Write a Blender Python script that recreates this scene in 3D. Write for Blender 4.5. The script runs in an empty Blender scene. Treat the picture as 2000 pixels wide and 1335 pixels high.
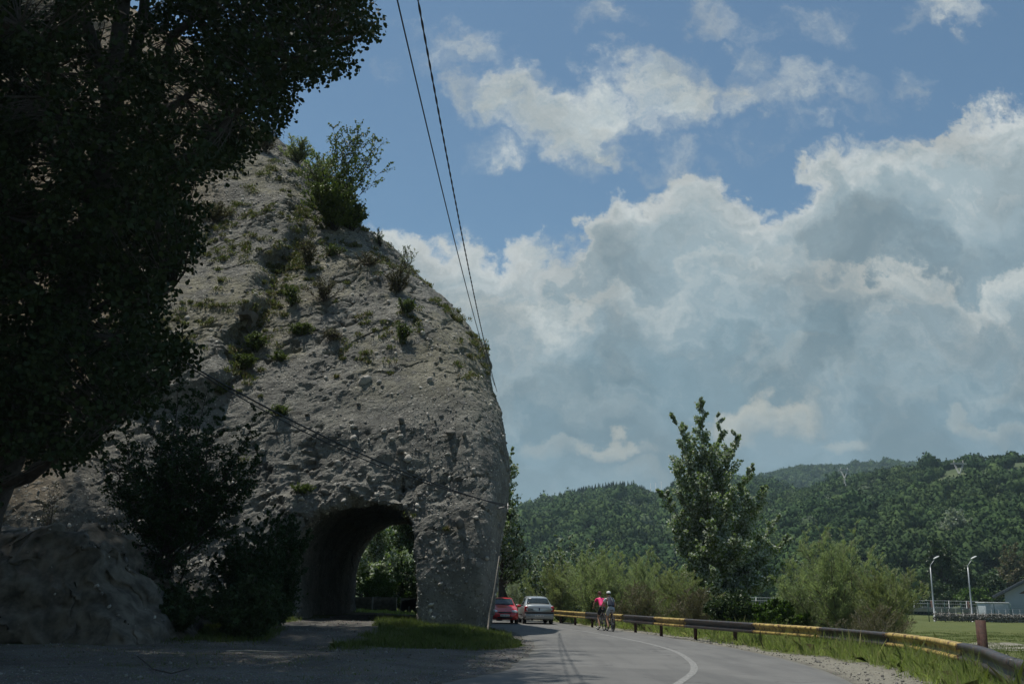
import bpy, bmesh, math, random
import numpy as np
from mathutils import Vector, Matrix
from mathutils.bvhtree import BVHTree
rad = math.radians
sc = bpy.context.scene
COL = sc.collection
# ------------------------------------------------------------------ camera
FL = 1944.0; EYE = 1.4
pitch = math.atan((1168 - 667.5) / FL); roll = rad(1.0)
fw = np.array([0, math.cos(pitch), math.sin(pitch)])
r0 = np.array([1.0, 0, 0]); u0 = np.cross(r0, fw)
rt = r0 * math.cos(roll) + u0 * math.sin(roll); up = np.cross(rt, fw)
cam_d = bpy.data.cameras.new('camera'); cam = bpy.data.objects.new('camera', cam_d); COL.objects.link(cam)
cam_d.sensor_width = 36.0; cam_d.lens = FL / 2000 * 36
cam_d.clip_start = 0.1; cam_d.clip_end = 6000
M = Matrix.Identity(4)
for i in range(3):
    M[i][0] = rt[i]; M[i][1] = up[i]; M[i][2] = -fw[i]
M[2][3] = EYE
cam.matrix_world = M
sc.camera = cam
sc.view_settings.view_transform = 'Standard'; sc.view_settings.look = 'None'
sc.view_settings.exposure = 0.36; sc.view_settings.gamma = 1.0
sc.cycles.max_bounces = 8; sc.cycles.transparent_max_bounces = 8; sc.cycles.volume_bounces = 0
sc.cycles.caustics_reflective = False; sc.cycles.caustics_refractive = False
sc.cycles.use_denoising = True

def ray(px, py): return fw * FL + rt * (px - 1000) - up * (py - 667.5)
def G(px, py, z=0.0):
    d = ray(px, py); t = (z - EYE) / d[2]; return d * t + np.array([0, 0, EYE])
def P(px, py, Y):
    d = ray(px, py); return d * (Y / d[1]) + np.array([0, 0, EYE])
def proj(p):
    q = np.asarray(p, float) - np.array([0, 0, EYE]); z = q @ fw
    return 1000 + FL * (q @ rt) / z, 667.5 - FL * (q @ up) / z

# ------------------------------------------------------------------ node helper
class NT:
    def __init__(s, tree): s.t = tree; s.n = tree.nodes; s.l = tree.links
    def node(s, typ, **kw):
        n = s.n.new(typ)
        for k, v in kw.items(): setattr(n, k, v)
        return n
    def put(s, sock, v):
        if isinstance(v, bpy.types.NodeSocket): s.l.new(v, sock)
        elif isinstance(v, (tuple, list)) and len(v) == 3 and len(getattr(sock, 'default_value', (0, 0, 0))) == 4: sock.default_value = (*v, 1)
        else: sock.default_value = v
    def math(s, op, a, b=None, c=None, clamp=False):
        n = s.node('ShaderNodeMath', operation=op); n.use_clamp = clamp
        for i, v in enumerate((a, b, c)):
            if v is not None: s.put(n.inputs[i], v)
        return n.outputs[0]
    def vmath(s, op, a, b=None, out=0):
        n = s.node('ShaderNodeVectorMath', operation=op)
        s.put(n.inputs[0], a)
        if b is not None:
            if op == 'SCALE': s.put(n.inputs['Scale'], b)
            else: s.put(n.inputs[1], b)
        return n.outputs[out]
    def noise(s, vec, scale, detail=4, rough=0.55, out='Fac', dist=0.0):
        n = s.node('ShaderNodeTexNoise')
        if vec is not None: s.put(n.inputs['Vector'], vec)
        n.inputs['Scale'].default_value = scale; n.inputs['Detail'].default_value = detail
        n.inputs['Roughness'].default_value = rough; n.inputs['Distortion'].default_value = dist
        return n.outputs[out]
    def mix(s, f, a, b, blend='MIX'):
        n = s.node('ShaderNodeMix', data_type='RGBA', blend_type=blend)
        s.put(n.inputs[0], f); s.put(n.inputs[6], a); s.put(n.inputs[7], b)
        return n.outputs[2]
    def ramp(s, f, stops, interp='LINEAR'):
        n = s.node('ShaderNodeValToRGB'); s.put(n.inputs[0], f); cr = n.color_ramp; cr.interpolation = interp
        while len(cr.elements) < len(stops): cr.elements.new(0.5)
        for e, (p, c) in zip(cr.elements, stops):
            e.position = p; e.color = (c, c, c, 1) if not isinstance(c, (tuple, list)) else (*c, 1)
        return n.outputs[0]
    def sstep(s, v, a, b, lo=0.0, hi=1.0):
        n = s.node('ShaderNodeMapRange', interpolation_type='SMOOTHSTEP')
        s.put(n.inputs['Value'], v)
        for k, x in zip(('From Min', 'From Max', 'To Min', 'To Max'), (a, b, lo, hi)): n.inputs[k].default_value = x
        return n.outputs[0]

# ------------------------------------------------------------------ world: blue sky with cumulus
SUN = np.array([-0.25, 0.12, 0.92]); SUN /= np.linalg.norm(SUN)
W = bpy.data.worlds.new('World'); sc.world = W; W.use_nodes = True
W.node_tree.nodes.clear()
def uv(px, py):
    d = ray(px, py); return d[0] / d[1], d[2] / d[1]

# shared fields: a warp that tears the outlines and a billowy shading noise
t = NT(W.node_tree)
tc = t.node('ShaderNodeTexCoord'); sx = t.node('ShaderNodeSeparateXYZ'); t.put(sx.inputs[0], tc.outputs['Generated'])
yy = t.math('MAXIMUM', t.math('ABSOLUTE', sx.outputs[1]), 0.12)
cu = t.math('DIVIDE', sx.outputs[0], yy); cv = t.math('DIVIDE', sx.outputs[2], yy)
cx = t.node('ShaderNodeCombineXYZ'); t.put(cx.inputs[0], cu); t.put(cx.inputs[1], cv)
Pv = cx.outputs[0]
WN = t.vmath('SUBTRACT', t.noise(Pv, 9.0, 9, 0.62, 'Color'), (0.5, 0.5, 0.5))
WL_ = t.vmath('SUBTRACT', t.noise(Pv, 3.2, 3, 0.5, 'Color'), (0.5, 0.5, 0.5))
P2 = t.vmath('ADD', Pv, t.vmath('ADD', t.vmath('SCALE', WN, 0.19), t.vmath('SCALE', WL_, 0.12)))
s2 = t.node('ShaderNodeSeparateXYZ'); t.put(s2.inputs[0], P2); wu, wv_ = s2.outputs[0], s2.outputs[1]
NB_ = t.noise(P2, 11.0, 9, 0.62)                                         # small billows
NC_ = t.noise(t.vmath('ADD', P2, (-.007, .014, 0)), 11.0, 9, 0.62)
rel = t.math('MULTIPLY', t.math('SUBTRACT', NB_, NC_), 5.5)
PATCH = t.sstep(t.noise(P2, 4.5, 4, .55), .36, .60)               # lit from above left
U0, U1 = -1.3, 1.3
uu = t.math('DIVIDE', t.math('SUBTRACT', wu, U0), U1 - U0)
def cloud_edge(edge):
    pts = []
    for x, y in edge:
        a, b = uv(x, y); pts.append(((a - U0) / (U1 - U0), b))
    n = t.node('ShaderNodeValToRGB'); t.put(n.inputs[0], uu); cr = n.color_ramp; cr.interpolation = 'LINEAR'
    while len(cr.elements) < len(pts): cr.elements.new(0.5)
    for e, (q, b) in zip(cr.elements, pts): e.position = min(max(q, 0), 1); e.color = (b, b, b, 1)
    return t.math('SUBTRACT', n.outputs[0], wv_)
def px(n): return n / FL * 1.1
def layer(c, al, edge, soft, top, bot, depth, strength=1.0, relk=.5, fade_in=0.0):
    """a bank of cloud below a torn edge: bright on its crest, greyer beneath"""
    d = t.math('ADD', cloud_edge(edge), t.math('MULTIPLY', t.math('SUBTRACT', NB_, .5), .11))
    a = t.math('MULTIPLY', t.sstep(d, -px(soft) * .4, px(soft)), strength)
    if strength < 1: a = t.math('MULTIPLY', a, t.math('ADD', .45, t.math('MULTIPLY', PATCH, .55)))
    f = t.sstep(d, px(fade_in), px(depth))
    f = t.math('SUBTRACT', f, t.math('MULTIPLY', rel, relk), clamp=True)
    col = t.mix(f, top, bot)
    c = t.mix(a, c, col) if c is not None else col
    al = t.math('MAXIMUM', al, a) if al is not None else a
    return c, al
E1_ = [(-900, 420), (500, 440), (740, 452), (880, 462), (1000, 492), (1110, 485), (1150, 410), (1230, 370), (1330, 318), (1395, 335), (1425, 395), (1480, 375), (1560, 315), (1700, 285), (1800, 240), (1850, 205), (2000, 180), (2300, 130), (2900, 40)]
c, al = layer(None, None, E1_, 34, (.50, .51, .50), (.30, .355, .38), 160, 1.0, .75)
c, al = layer(c, al, [(-900, 560), (700, 570), (1080, 600), (1140, 470), (1200, 420), (1290, 400), (1360, 430), (1420, 470), (1470, 400), (1560, 350), (1640, 335), (1690, 420), (1720, 365), (1770, 318), (1810, 380), (1850, 470), (1900, 440), (2000, 405), (2300, 330), (2900, 300)],
              26, (.27, .33, .36), (.185, .255, .30), 120, .85, .7)
c, al = layer(c, al, [(-900, 500), (700, 560), (900, 570), (1060, 600), (1180, 538), (1260, 552), (1330, 560), (1400, 468), (1480, 470), (1560, 490), (1620, 545), (1720, 530), (1830, 560), (2000, 520), (2900, 500)],
              24, (.50, .505, .48), (.25, .31, .34), 110, .92, .9)
c, al = layer(c, al, [(-900, 700), (700, 760), (1000, 720), (1110, 650), (1160, 600), (1230, 640), (1300, 625), (1400, 570), (1500, 555), (1560, 590), (1640, 575), (1700, 640), (1780, 700), (1860, 620), (2000, 650), (2900, 600)],
              20, (.26, .32, .35), (.145, .22, .265), 110, .9, .8)
c, al = layer(c, al, [(-900, 720), (700, 680), (850, 700), (960, 760), (1040, 690), (1140, 730), (1260, 790), (1450, 830), (1640, 740), (1760, 700), (1860, 745), (1960, 700), (2900, 740)],
              45, (.31, .36, .375), (.155, .225, .27), 120, .7, .8)
c, al = layer(c, al, [(-900, 800), (700, 800), (1000, 810), (1200, 770), (1400, 760), (1600, 800), (1750, 830), (2000, 850), (2900, 830)],
              70, (.16, .235, .285), (.20, .27, .305), 200, .7, .7)
# two warm sunlit puffs and fainter ones low over the hills
for (x, y, rx, ry, s_) in ((1475, 805, 72, 40, .85), (1545, 800, 40, 30, .35), (1162, 872, 38, 26, .8), (1210, 885, 40, 20, .3), (1080, 862, 60, 25, .35), (1640, 865, 70, 18, .4), (1900, 825, 30, 26, .35), (1935, 850, 60, 24, .3), (1560, 700, 60, 20, .2), (1230, 940, 60, 26, .25)):
    a_, b_ = uv(x, y)
    a = t.math('MULTIPLY', t.math('SUBTRACT', wu, a_), FL / rx); b = t.math('MULTIPLY', t.math('SUBTRACT', wv_, b_), FL / ry)
    r2 = t.math('ADD', t.math('MULTIPLY', a, a), t.math('MULTIPLY', b, b))
    f_ = t.math('MULTIPLY', t.sstep(r2, 2.0, 0.3), s_)
    c = t.mix(f_, c, t.mix(t.sstep(b, -1.2, .6), (.30, .335, .34), (.47, .455, .40)))
# the free cumulus above and the wisps around it
best = None
for x, y, rx, ry, wgt in [(1010, 195, 95, 62, 1.0), (925, 190, 46, 44, .8), (1120, 220, 120, 75, 1.2), (1280, 170, 110, 70, 1.15), (1350, 160, 50, 62, .9), (1180, 290, 62, 50, .9),
         (1100, 260, 90, 50, 1.0), (1160, 330, 34, 34, .55), (860, 110, 100, 36, .34), (1455, 175, 60, 55, .52), (1470, 100, 45, 36, .45), (975, 300, 50, 40, .34),
         (1290, 310, 60, 40, .26), (1600, 170, 110, 40, .33), (1190, 60, 50, 50, .34), (1370, 25, 60, 40, .40), (1860, 20, 90, 24, .42), (1560, 40, 90, 30, .20),
         (1720, 160, 90, 24, .22), (1470, 245, 60, 26, .34), (1560, 225, 80, 18, .28), (2500, -300, 300, 90, .9), (600, -500, 260, 120, 1.0), (-300, -900, 300, 160, .9)]:
    a_, b_ = uv(x, y)
    a = t.math('MULTIPLY', t.math('SUBTRACT', wu, a_), FL / (rx * 1.25)); b = t.math('MULTIPLY', t.math('SUBTRACT', wv_, b_), FL / (ry * 1.25) * 0.93)
    r2 = t.math('ADD', t.math('MULTIPLY', a, a), t.math('MULTIPLY', b, b))
    q = t.math('MULTIPLY', t.math('SUBTRACT', 1.0, r2), wgt)
    best = q if best is None else t.math('SMOOTH_MAX', best, q, 0.2)
fld = t.math('ADD', best, t.math('MULTIPLY', t.math('SUBTRACT', NB_, .5), 3.2))
a2 = t.math('POWER', t.sstep(fld, -.25, 1.15), 1.25)
f2 = t.math('SUBTRACT', t.sstep(best, .35, 1.25, 0, .45), t.math('MULTIPLY', rel, .5), clamp=True)
c2 = t.mix(f2, (.52, .53, .51), (.27, .335, .375))
c = t.mix(t.math('SUBTRACT', 1.0, al), c, c2)
alpha = t.math('MAXIMUM', al, t.math('MULTIPLY', a2, .95))
mot = t.sstep(t.noise(t.vmath('MULTIPLY', P2, (1, 1.5, 1)), 7.0, 7, .6), .34, .66, .80, 1.16)
mc = t.node('ShaderNodeCombineXYZ')
for k_ in range(3): t.put(mc.inputs[k_], mot)
c = t.mix(1.0, c, mc.outputs[0], 'MULTIPLY')
sky = t.node('ShaderNodeTexSky'); sky.sky_type = 'NISHITA'; sky.sun_disc = False
sky.sun_elevation = math.asin(SUN[2]); sky.sun_rotation = math.atan2(SUN[0], SUN[1])
sky.altitude = 300; sky.air_density = 1.0; sky.dust_density = 1.0; sky.ozone_density = 1.2
bg1 = t.node('ShaderNodeBackground'); t.put(bg1.inputs[0], t.mix(1.0, sky.outputs[0], (0.80, 1.0, 1.02), 'MULTIPLY')); bg1.inputs[1].default_value = 0.07
bg2 = t.node('ShaderNodeBackground'); t.put(bg2.inputs[0], t.mix(1.0, c, (.83, .86, .87), 'MULTIPLY')); bg2.inputs[1].default_value = 1.0
mx = t.node('ShaderNodeMixShader'); t.put(mx.inputs[0], alpha); t.put(mx.inputs[1], bg1.outputs[0]); t.put(mx.inputs[2], bg2.outputs[0])
wo = t.node('ShaderNodeOutputWorld'); t.put(wo.inputs[0], mx.outputs[0])
W.cycles.sampling_method = 'MANUAL'; W.cycles.sample_map_resolution = 512

sun_d = bpy.data.lights.new('sun', 'SUN'); sun_d.energy = 3.4; sun_d.angle = rad(0.55); sun_d.color = (1.0, 0.955, 0.88)
sun = bpy.data.objects.new('sun', sun_d); COL.objects.link(sun)
sun.rotation_euler = Vector(SUN).to_track_quat('Z', 'Y').to_euler(); sun.location = (0, 0, 60)

# ------------------------------------------------------------------ material helpers
def new_mat(name):
    m = bpy.data.materials.new(name); m.use_nodes = True
    t = NT(m.node_tree); b = m.node_tree.nodes['Principled BSDF']
    return m, t, b
def simple(name, col, rough=0.6, metal=0.0, var=0.15, scale=8.0, bump=0.0, coat=0.0):
    m, t, b = new_mat(name)
    tc = t.node('ShaderNodeTexCoord').outputs['Object']
    n = t.noise(tc, scale, 5, 0.6)
    f = t.sstep(n, 0.3, 0.7)
    t.put(b.inputs['Base Color'], t.mix(f, tuple(c * (1 - var) for c in col), tuple(min(1, c * (1 + var)) for c in col)))
    b.inputs['Roughness'].default_value = rough; b.inputs['Metallic'].default_value = metal
    b.inputs['Coat Weight'].default_value = coat; b.inputs['Coat Roughness'].default_value = 0.08
    if bump:
        bn = t.node('ShaderNodeBump'); bn.inputs['Strength'].default_value = bump; bn.inputs['Distance'].default_value = 0.02
        t.put(bn.inputs['Height'], n); t.put(b.inputs['Normal'], bn.outputs[0])
    return m
def leaf_mat(name, c1, c2, back=None, rough=0.45, trans=0.25, dry=None, dryf=0.0, spec=0.28):
    """foliage: each leaf island has a colour of its own, some light passes through"""
    m, t, b = new_mat(name)
    geo = t.node('ShaderNodeNewGeometry'); r = geo.outputs['Random Per Island']
    tc = t.node('ShaderNodeTexCoord').outputs['Object']
    n = t.sstep(t.noise(tc, 0.9, 3, 0.6), 0.3, 0.7)
    f = t.math('ADD', t.math('MULTIPLY', r, 0.65), t.math('MULTIPLY', n, 0.35))
    c = t.mix(f, c1, c2)
    if dry is not None:
        c = t.mix(t.math('GREATER_THAN', t.math('FRACT', t.math('MULTIPLY', r, 17.3)), 1 - dryf), c, dry)
    if back is not None:
        c = t.mix(geo.outputs['Backfacing'], c, back)
    t.put(b.inputs['Base Color'], c); b.inputs['Roughness'].default_value = rough
    b.inputs['Specular IOR Level'].default_value = spec
    tr = t.node('ShaderNodeBsdfTranslucent'); t.put(tr.inputs[0], t.mix(0.5, c, (c2[0] * 1.3, c2[1] * 1.6, c2[2] * .6)))
    mxs = t.node('ShaderNodeMixShader'); mxs.inputs[0].default_value = trans
    t.put(mxs.inputs[1], b.outputs[0]); t.put(mxs.inputs[2], tr.outputs[0])
    t.put(m.node_tree.nodes['Material Output'].inputs['Surface'], mxs.outputs[0])
    return m

# ------------------------------------------------------------------ mesh helpers
def np_mesh(name, verts, faces, mat=None, parent=None, smooth=False, mats=None, midx=None, link=True):
    """faces: list of (n,k) int arrays or one array"""
    if isinstance(faces, np.ndarray): faces = [faces]
    me = bpy.data.meshes.new(name); V = np.asarray(verts, np.float32)
    me.vertices.add(len(V)); me.vertices.foreach_set('co', V.ravel())
    tot = sum(f.shape[0] for f in faces); loops = sum(f.size for f in faces)
    me.loops.add(loops); me.polygons.add(tot)
    me.loops.foreach_set('vertex_index', np.concatenate([f.ravel() for f in faces]).astype(np.int32))
    st = []; o = 0
    for f in faces:
        st.append(o + np.arange(f.shape[0]) * f.shape[1]); o += f.size
    me.polygons.foreach_set('loop_start', np.concatenate(st).astype(np.int32))
    me.update(calc_edges=True)
    if smooth: me.polygons.foreach_set('use_smooth', np.ones(tot, bool))
    if mat is not None: me.materials.append(mat)
    if mats:
        for m_ in mats: me.materials.append(m_)
    if midx is not None: me.polygons.foreach_set('material_index', np.asarray(midx, np.int32))
    me.validate(verbose=False)
    ob = bpy.data.objects.new(name, me)
    if link: COL.objects.link(ob)
    if parent is not None: ob.parent = parent
    return ob
def empty(name, loc, rz=0.0):
    o = bpy.data.objects.new(name, None); COL.objects.link(o); o.location = tuple(loc); o.rotation_euler = (0, 0, rz)
    o.empty_display_size = 0.3
    return o
def tag(o, label=None, cat=None, group=None, kind=None):
    if label: o['label'] = label
    if cat: o['category'] = cat
    if group: o['group'] = group
    if kind: o['kind'] = kind
    return o
def copy_tree(o, parent=None):
    c = o.copy(); COL.objects.link(c)
    if parent is not None: c.parent = parent
    for ch in list(o.children): copy_tree(ch, c)
    return c

def h3(ix, iy, iz, s=0):
    n = (ix.astype(np.int64) * 374761393 + iy.astype(np.int64) * 668265263 + iz.astype(np.int64) * 2147483647 + s * 974634777) & 0xffffffff
    n = ((n ^ (n >> 13)) * 1274126177) & 0xffffffff
    n = ((n ^ (n >> 15)) * 2246822519) & 0xffffffff
    return ((n ^ (n >> 16)) & 0xffffff) / float(0xffffff)
def vnoise(p, s=0):
    i = np.floor(p).astype(np.int64); f = p - i; f = f * f * (3 - 2 * f)
    r = 0
    for dx in (0, 1):
        for dy in (0, 1):
            for dz in (0, 1):
                w = (f[:, 0] if dx else 1 - f[:, 0]) * (f[:, 1] if dy else 1 - f[:, 1]) * (f[:, 2] if dz else 1 - f[:, 2])
                r = r + w * h3(i[:, 0] + dx, i[:, 1] + dy, i[:, 2] + dz, s)
    return r * 2 - 1
def fbm(p, octv=5, s=0, gain=0.5):
    a = 1; r = 0
    for o in range(octv):
        r = r + a * vnoise(p * 2 ** o + 17.3 * o, s + o); a *= gain
    return r

class Tubes:
    """merges tapered tubes into one mesh"""
    def __init__(s): s.V = []; s.F = []; s.n = 0
    def add(s, pts, radii, k=5, cap=True):
        pts = np.asarray(pts, float); m = len(pts)
        radii = np.broadcast_to(np.asarray(radii, float), (m,))
        tn = np.gradient(pts, axis=0); tn /= np.linalg.norm(tn, axis=1)[:, None] + 1e-9
        ref = np.array([0, 0, 1.0]) if abs(tn[0][2]) < 0.9 else np.array([1.0, 0, 0])
        a = np.cross(tn, ref); a /= np.linalg.norm(a, axis=1)[:, None] + 1e-9; b = np.cross(tn, a)
        an = np.arange(k) * 2 * math.pi / k
        ring = pts[:, None] + radii[:, None, None] * (np.cos(an)[None, :, None] * a[:, None] + np.sin(an)[None, :, None] * b[:, None])
        s.V.append(ring.reshape(-1, 3))
        i = np.arange(m - 1)[:, None] * k; j = np.arange(k)[None]; j2 = (j + 1) % k
        F = np.stack([i + j, i + j2, i + k + j2, i + k + j], -1).reshape(-1, 4) + s.n
        s.F.append(F); s.n += m * k
        if cap:
            for e in (0, m - 1):
                s.V.append(pts[e:e + 1]); c = s.n; s.n += 1
                base = s.n - 1 - m * k - (1 if e else 0) + e * k
                jj = np.arange(k); s.F.append(np.stack([base + jj, base + (jj + 1) % k, np.full(k, c), np.full(k, c)], -1))
    def build(s, name, mat, parent=None, smooth=True):
        F = np.concatenate(s.F); q = F[:, 2] != F[:, 3]
        fl = [F[q]]; 
        if (~q).any(): fl.append(F[~q][:, :3])
        return np_mesh(name, np.concatenate(s.V), fl, mat, parent, smooth)

class Boxes:
    def __init__(s): s.V = []; s.F = []; s.n = 0
    def box(s, c, size, R=None, taper=1.0):
        c = np.asarray(c, float); h = np.asarray(size, float) / 2
        v = np.array([[x, y, z] for x in (-1, 1) for y in (-1, 1) for z in (-1, 1)], float)
        v[:, :2] *= np.where(v[:, 2:3] > 0, taper, 1.0)
        v = v * h
        if R is not None: v = v @ np.asarray(R).T
        s.V.append(v + c)
        s.F.append(np.array([[0, 1, 3, 2], [4, 6, 7, 5], [0, 4, 5, 1], [2, 3, 7, 6], [0, 2, 6, 4], [1, 5, 7, 3]]) + s.n); s.n += 8
    def quad(s, pts):
        s.V.append(np.asarray(pts, float)); s.F.append(np.array([[0, 1, 2, 3]]) + s.n); s.n += 4
    def build(s, name, mat, parent=None, bevel=0.0, loc=None):
        ob = np_mesh(name, np.concatenate(s.V), np.concatenate(s.F), mat, parent)
        if bevel:
            md = ob.modifiers.new('bevel', 'BEVEL'); md.width = bevel; md.segments = 2; md.limit_method = 'ANGLE'
        return ob
def Rz(a): c, s_ = math.cos(a), math.sin(a); return np.array([[c, -s_, 0], [s_, c, 0], [0, 0, 1]])

def leaves(rng, C, size, axis=None, narrow=0.6, jit=0.9, hexa=False, spread=None, upn=0.3):
    """leaf faces at points C; axis = preferred direction of the leaf's length"""
    n = len(C)
    ax = rng.normal(size=(n, 3)); ax /= np.linalg.norm(ax, axis=1)[:, None]
    if axis is not None: ax = axis + ax * jit
    ax /= np.linalg.norm(ax, axis=1)[:, None] + 1e-9
    nr = rng.normal(size=(n, 3)) + np.array([0, 0, upn]); nr -= (nr * ax).sum(1)[:, None] * ax
    nr /= np.linalg.norm(nr, axis=1)[:, None] + 1e-9; sd = np.cross(nr, ax)
    s = (size * rng.uniform(0.65, 1.25, n))[:, None]
    if hexa:
        k = 6; prof = [(-0.5, 0, 0), (-0.28, .42, .06), (.12, .40, .08), (.55, 0, -.03), (.12, -.40, .08), (-.28, -.42, .06)]
    else:
        k = 4; prof = [(-0.5, 0, 0), (-0.05, .5, .07), (.5, 0, 0), (-0.05, -.5, .07)]
    V = np.stack([C + s * (a * ax + b * narrow * sd + c_ * nr) for a, b, c_ in prof], 1).reshape(-1, 3)
    return V, (np.arange(n)[:, None] * k + np.arange(k)[None])

def cloud_in(rng, n, rx, ry, rz):
    d = rng.normal(size=(n, 3)); d /= np.linalg.norm(d, axis=1)[:, None]
    return d * (rng.uniform(0, 1, n) ** 0.45)[:, None] * np.array([rx, ry, rz])

BARK = simple('bark', (0.11, 0.09, 0.07), 0.85, var=0.35, scale=9, bump=0.8)
BARK_D = simple('dark_bark', (0.05, 0.042, 0.035), 0.9, var=0.35, scale=9, bump=0.8)

def make_tree(name, base, leaders, seed, leaf, lm, bm=BARK, br_len=1.0, n_br=26, per=34, r0=0.16, narrow=0.7, up=0.7, plume=0.42, trunk_top=None, axis_up=0.0, hexa=False, start=0.15, names=('trunk', 'crown'), fade=0.25, bend=0.1, twk=3, tws=1.0):
    """leaders: list of (attach height fraction along trunk, tip xyz relative to base, scale). Leaves cluster on branchlets."""
    rng = np.random.default_rng(seed)
    root = empty(name, base); T = Tubes(); LC = []; LA = []
    tt = np.array(trunk_top if trunk_top is not None else leaders[0][1], float)
    def poly(a, b, n=8, wob=0.05, arch=0.0):
        s = np.linspace(0, 1, n)[:, None]; L = np.linalg.norm(b - a)
        p = a + (b - a) * s; p[1:-1] += rng.normal(size=(n - 2, 3)) * L * wob * 0.4
        p[:, 2] += arch * L * (np.sin(s[:, 0] * math.pi))
        return p
    tr = poly(np.zeros(3), tt, 9, 0.035)
    tr[0, 2] -= 0.4
    T.add(tr, np.linspace(r0, r0 * 0.12, 9), 7)
    for (fr, tip, sc_) in leaders:
        tip = np.array(tip, float)
        if fr is None: a = np.zeros(3)
        else:
            q = fr * 8; i = min(int(q), 7); a = tr[i] + (tr[i + 1] - tr[i]) * (q - i)
        ld = poly(a, tip, 8, bend * 0.6, -0.06 if fr is not None else 0.0)
        L = np.linalg.norm(tip - a)
        if not (fr is not None and np.allclose(tip, tt)):
            T.add(ld, np.linspace(max(r0 * 0.45 * min(1, L / 5), 0.012 * tws + .004), 0.005, 8), 5)
        nb = max(4, int(n_br * sc_))
        for j in range(nb):
            s = start + (1 - start) * ((j + rng.uniform(0, 1)) / nb); q = s * 7; i = min(int(q), 6)
            p0 = ld[i] + (ld[i + 1] - ld[i]) * (q - i)
            d = rng.normal(size=3); d[2] = abs(d[2]) * 0.3; d /= np.linalg.norm(d)
            ldir = (tip - a) / L
            d = d + ldir * up + np.array([0, 0, up * 0.3]); d /= np.linalg.norm(d)
            bl = br_len * sc_ ** 0.3 * (1 - fade_f(s, fade)) * rng.uniform(0.6, 1.25)
            p1 = p0 + d * bl + rng.normal(size=3) * bl * 0.1
            bp = poly(p0, p1, 4, 0.08)
            T.add(bp, np.linspace((0.018 + 0.008 * bl) * tws, 0.005 * tws, 4), twk, cap=False)
            k = int(per * (0.5 + bl / br_len) * rng.uniform(0.7, 1.3))
            u_ = rng.uniform(0.15, 1.08, k)[:, None]
            c = p0 + (p1 - p0) * u_ + cloud_in(rng, k, plume, plume, plume) * bl * 0.55
            LC.append(c); LA.append(np.repeat(d[None], k, 0))
    C = np.concatenate(LC); Ax = np.concatenate(LA) + np.array([0, 0, axis_up])
    V, F = leaves(rng, C, leaf, Ax if axis_up or narrow < 0.45 else None, narrow, 0.7, hexa)
    T.build(names[0], bm, root); np_mesh(names[1], V, F, lm, root)
    return root
def fade_f(s, fade): return max(0.0, (s - fade) / (1 - fade)) ** 1.3 * 0.75

# ------------------------------------------------------------------ road geometry
from bisect import bisect
def smooth_poly(pts, step=0.5):
    p = np.array(pts, float); n = len(p); out = []
    for i in range(n - 1):
        p0 = p[max(i - 1, 0)]; p1 = p[i]; p2 = p[i + 1]; p3 = p[min(i + 2, n - 1)]
        m = max(2, int(np.linalg.norm(p2 - p1) / step))
        for k in range(m):
            t_ = k / m
            out.append(0.5 * ((2 * p1) + (p2 - p0) * t_ + (2 * p0 - 5 * p1 + 4 * p2 - p3) * t_ ** 2 + (3 * p1 - p0 - 3 * p2 + p3) * t_ ** 3))
    out.append(p[-1]); return np.array(out)
CEN = smooth_poly([(-14, -22), (-8.6, -12), (-5.1, -4), (-2.6, 3), (-.1, 9), (1.75, 14), (3.06, 18.4), (3.9, 21.7), (4.44, 25.4), (4.78, 30.4), (4.54, 36.8), (3.59, 45.5), (2.34, 52.6), (0.92, 62.7), (-1.2, 72), (-5, 84), (-11, 97), (-20, 111), (-33, 126), (-50, 140)])
tang = np.gradient(CEN, axis=0); tang /= np.linalg.norm(tang, axis=1)[:, None]
NRM = np.stack([tang[:, 1], -tang[:, 0]], 1)      # to the right
def interp_y(Y, tab): return np.interp(Y, [a for a, b in tab], [b for a, b in tab])
WR = interp_y(CEN[:, 1], [(-20, 3.3), (18, 3.2), (23, 3.0), (30, 2.7), (37, 2.6), (45, 2.8), (60, 2.7), (140, 2.7)])
WL = interp_y(CEN[:, 1], [(-20, 3.6), (18, 3.9), (23, 4.1), (30, 4.1), (38, 3.8), (46, 3.4), (60, 3.2), (140, 3.0)])
def road_sd(X, Y):
    """signed offset right of the centre line, for arrays; and index"""
    sh = X.shape; q = np.stack([X.ravel(), Y.ravel()], 1); best = np.full(len(q), 1e9); idx = np.zeros(len(q), int)
    for i0 in range(0, len(CEN), 1):
        d = (q[:, 0] - CEN[i0, 0]) ** 2 + (q[:, 1] - CEN[i0, 1]) ** 2
        m = d < best; best[m] = d[m]; idx[m] = i0
    s = ((q - CEN[idx]) * NRM[idx]).sum(1)
    s = np.sign(s) * np.sqrt(best)
    return s.reshape(sh), idx.reshape(sh)
def sst(x, a, b): t_ = np.clip((x - a) / (b - a), 0, 1); return t_ * t_ * (3 - 2 * t_)

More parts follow.
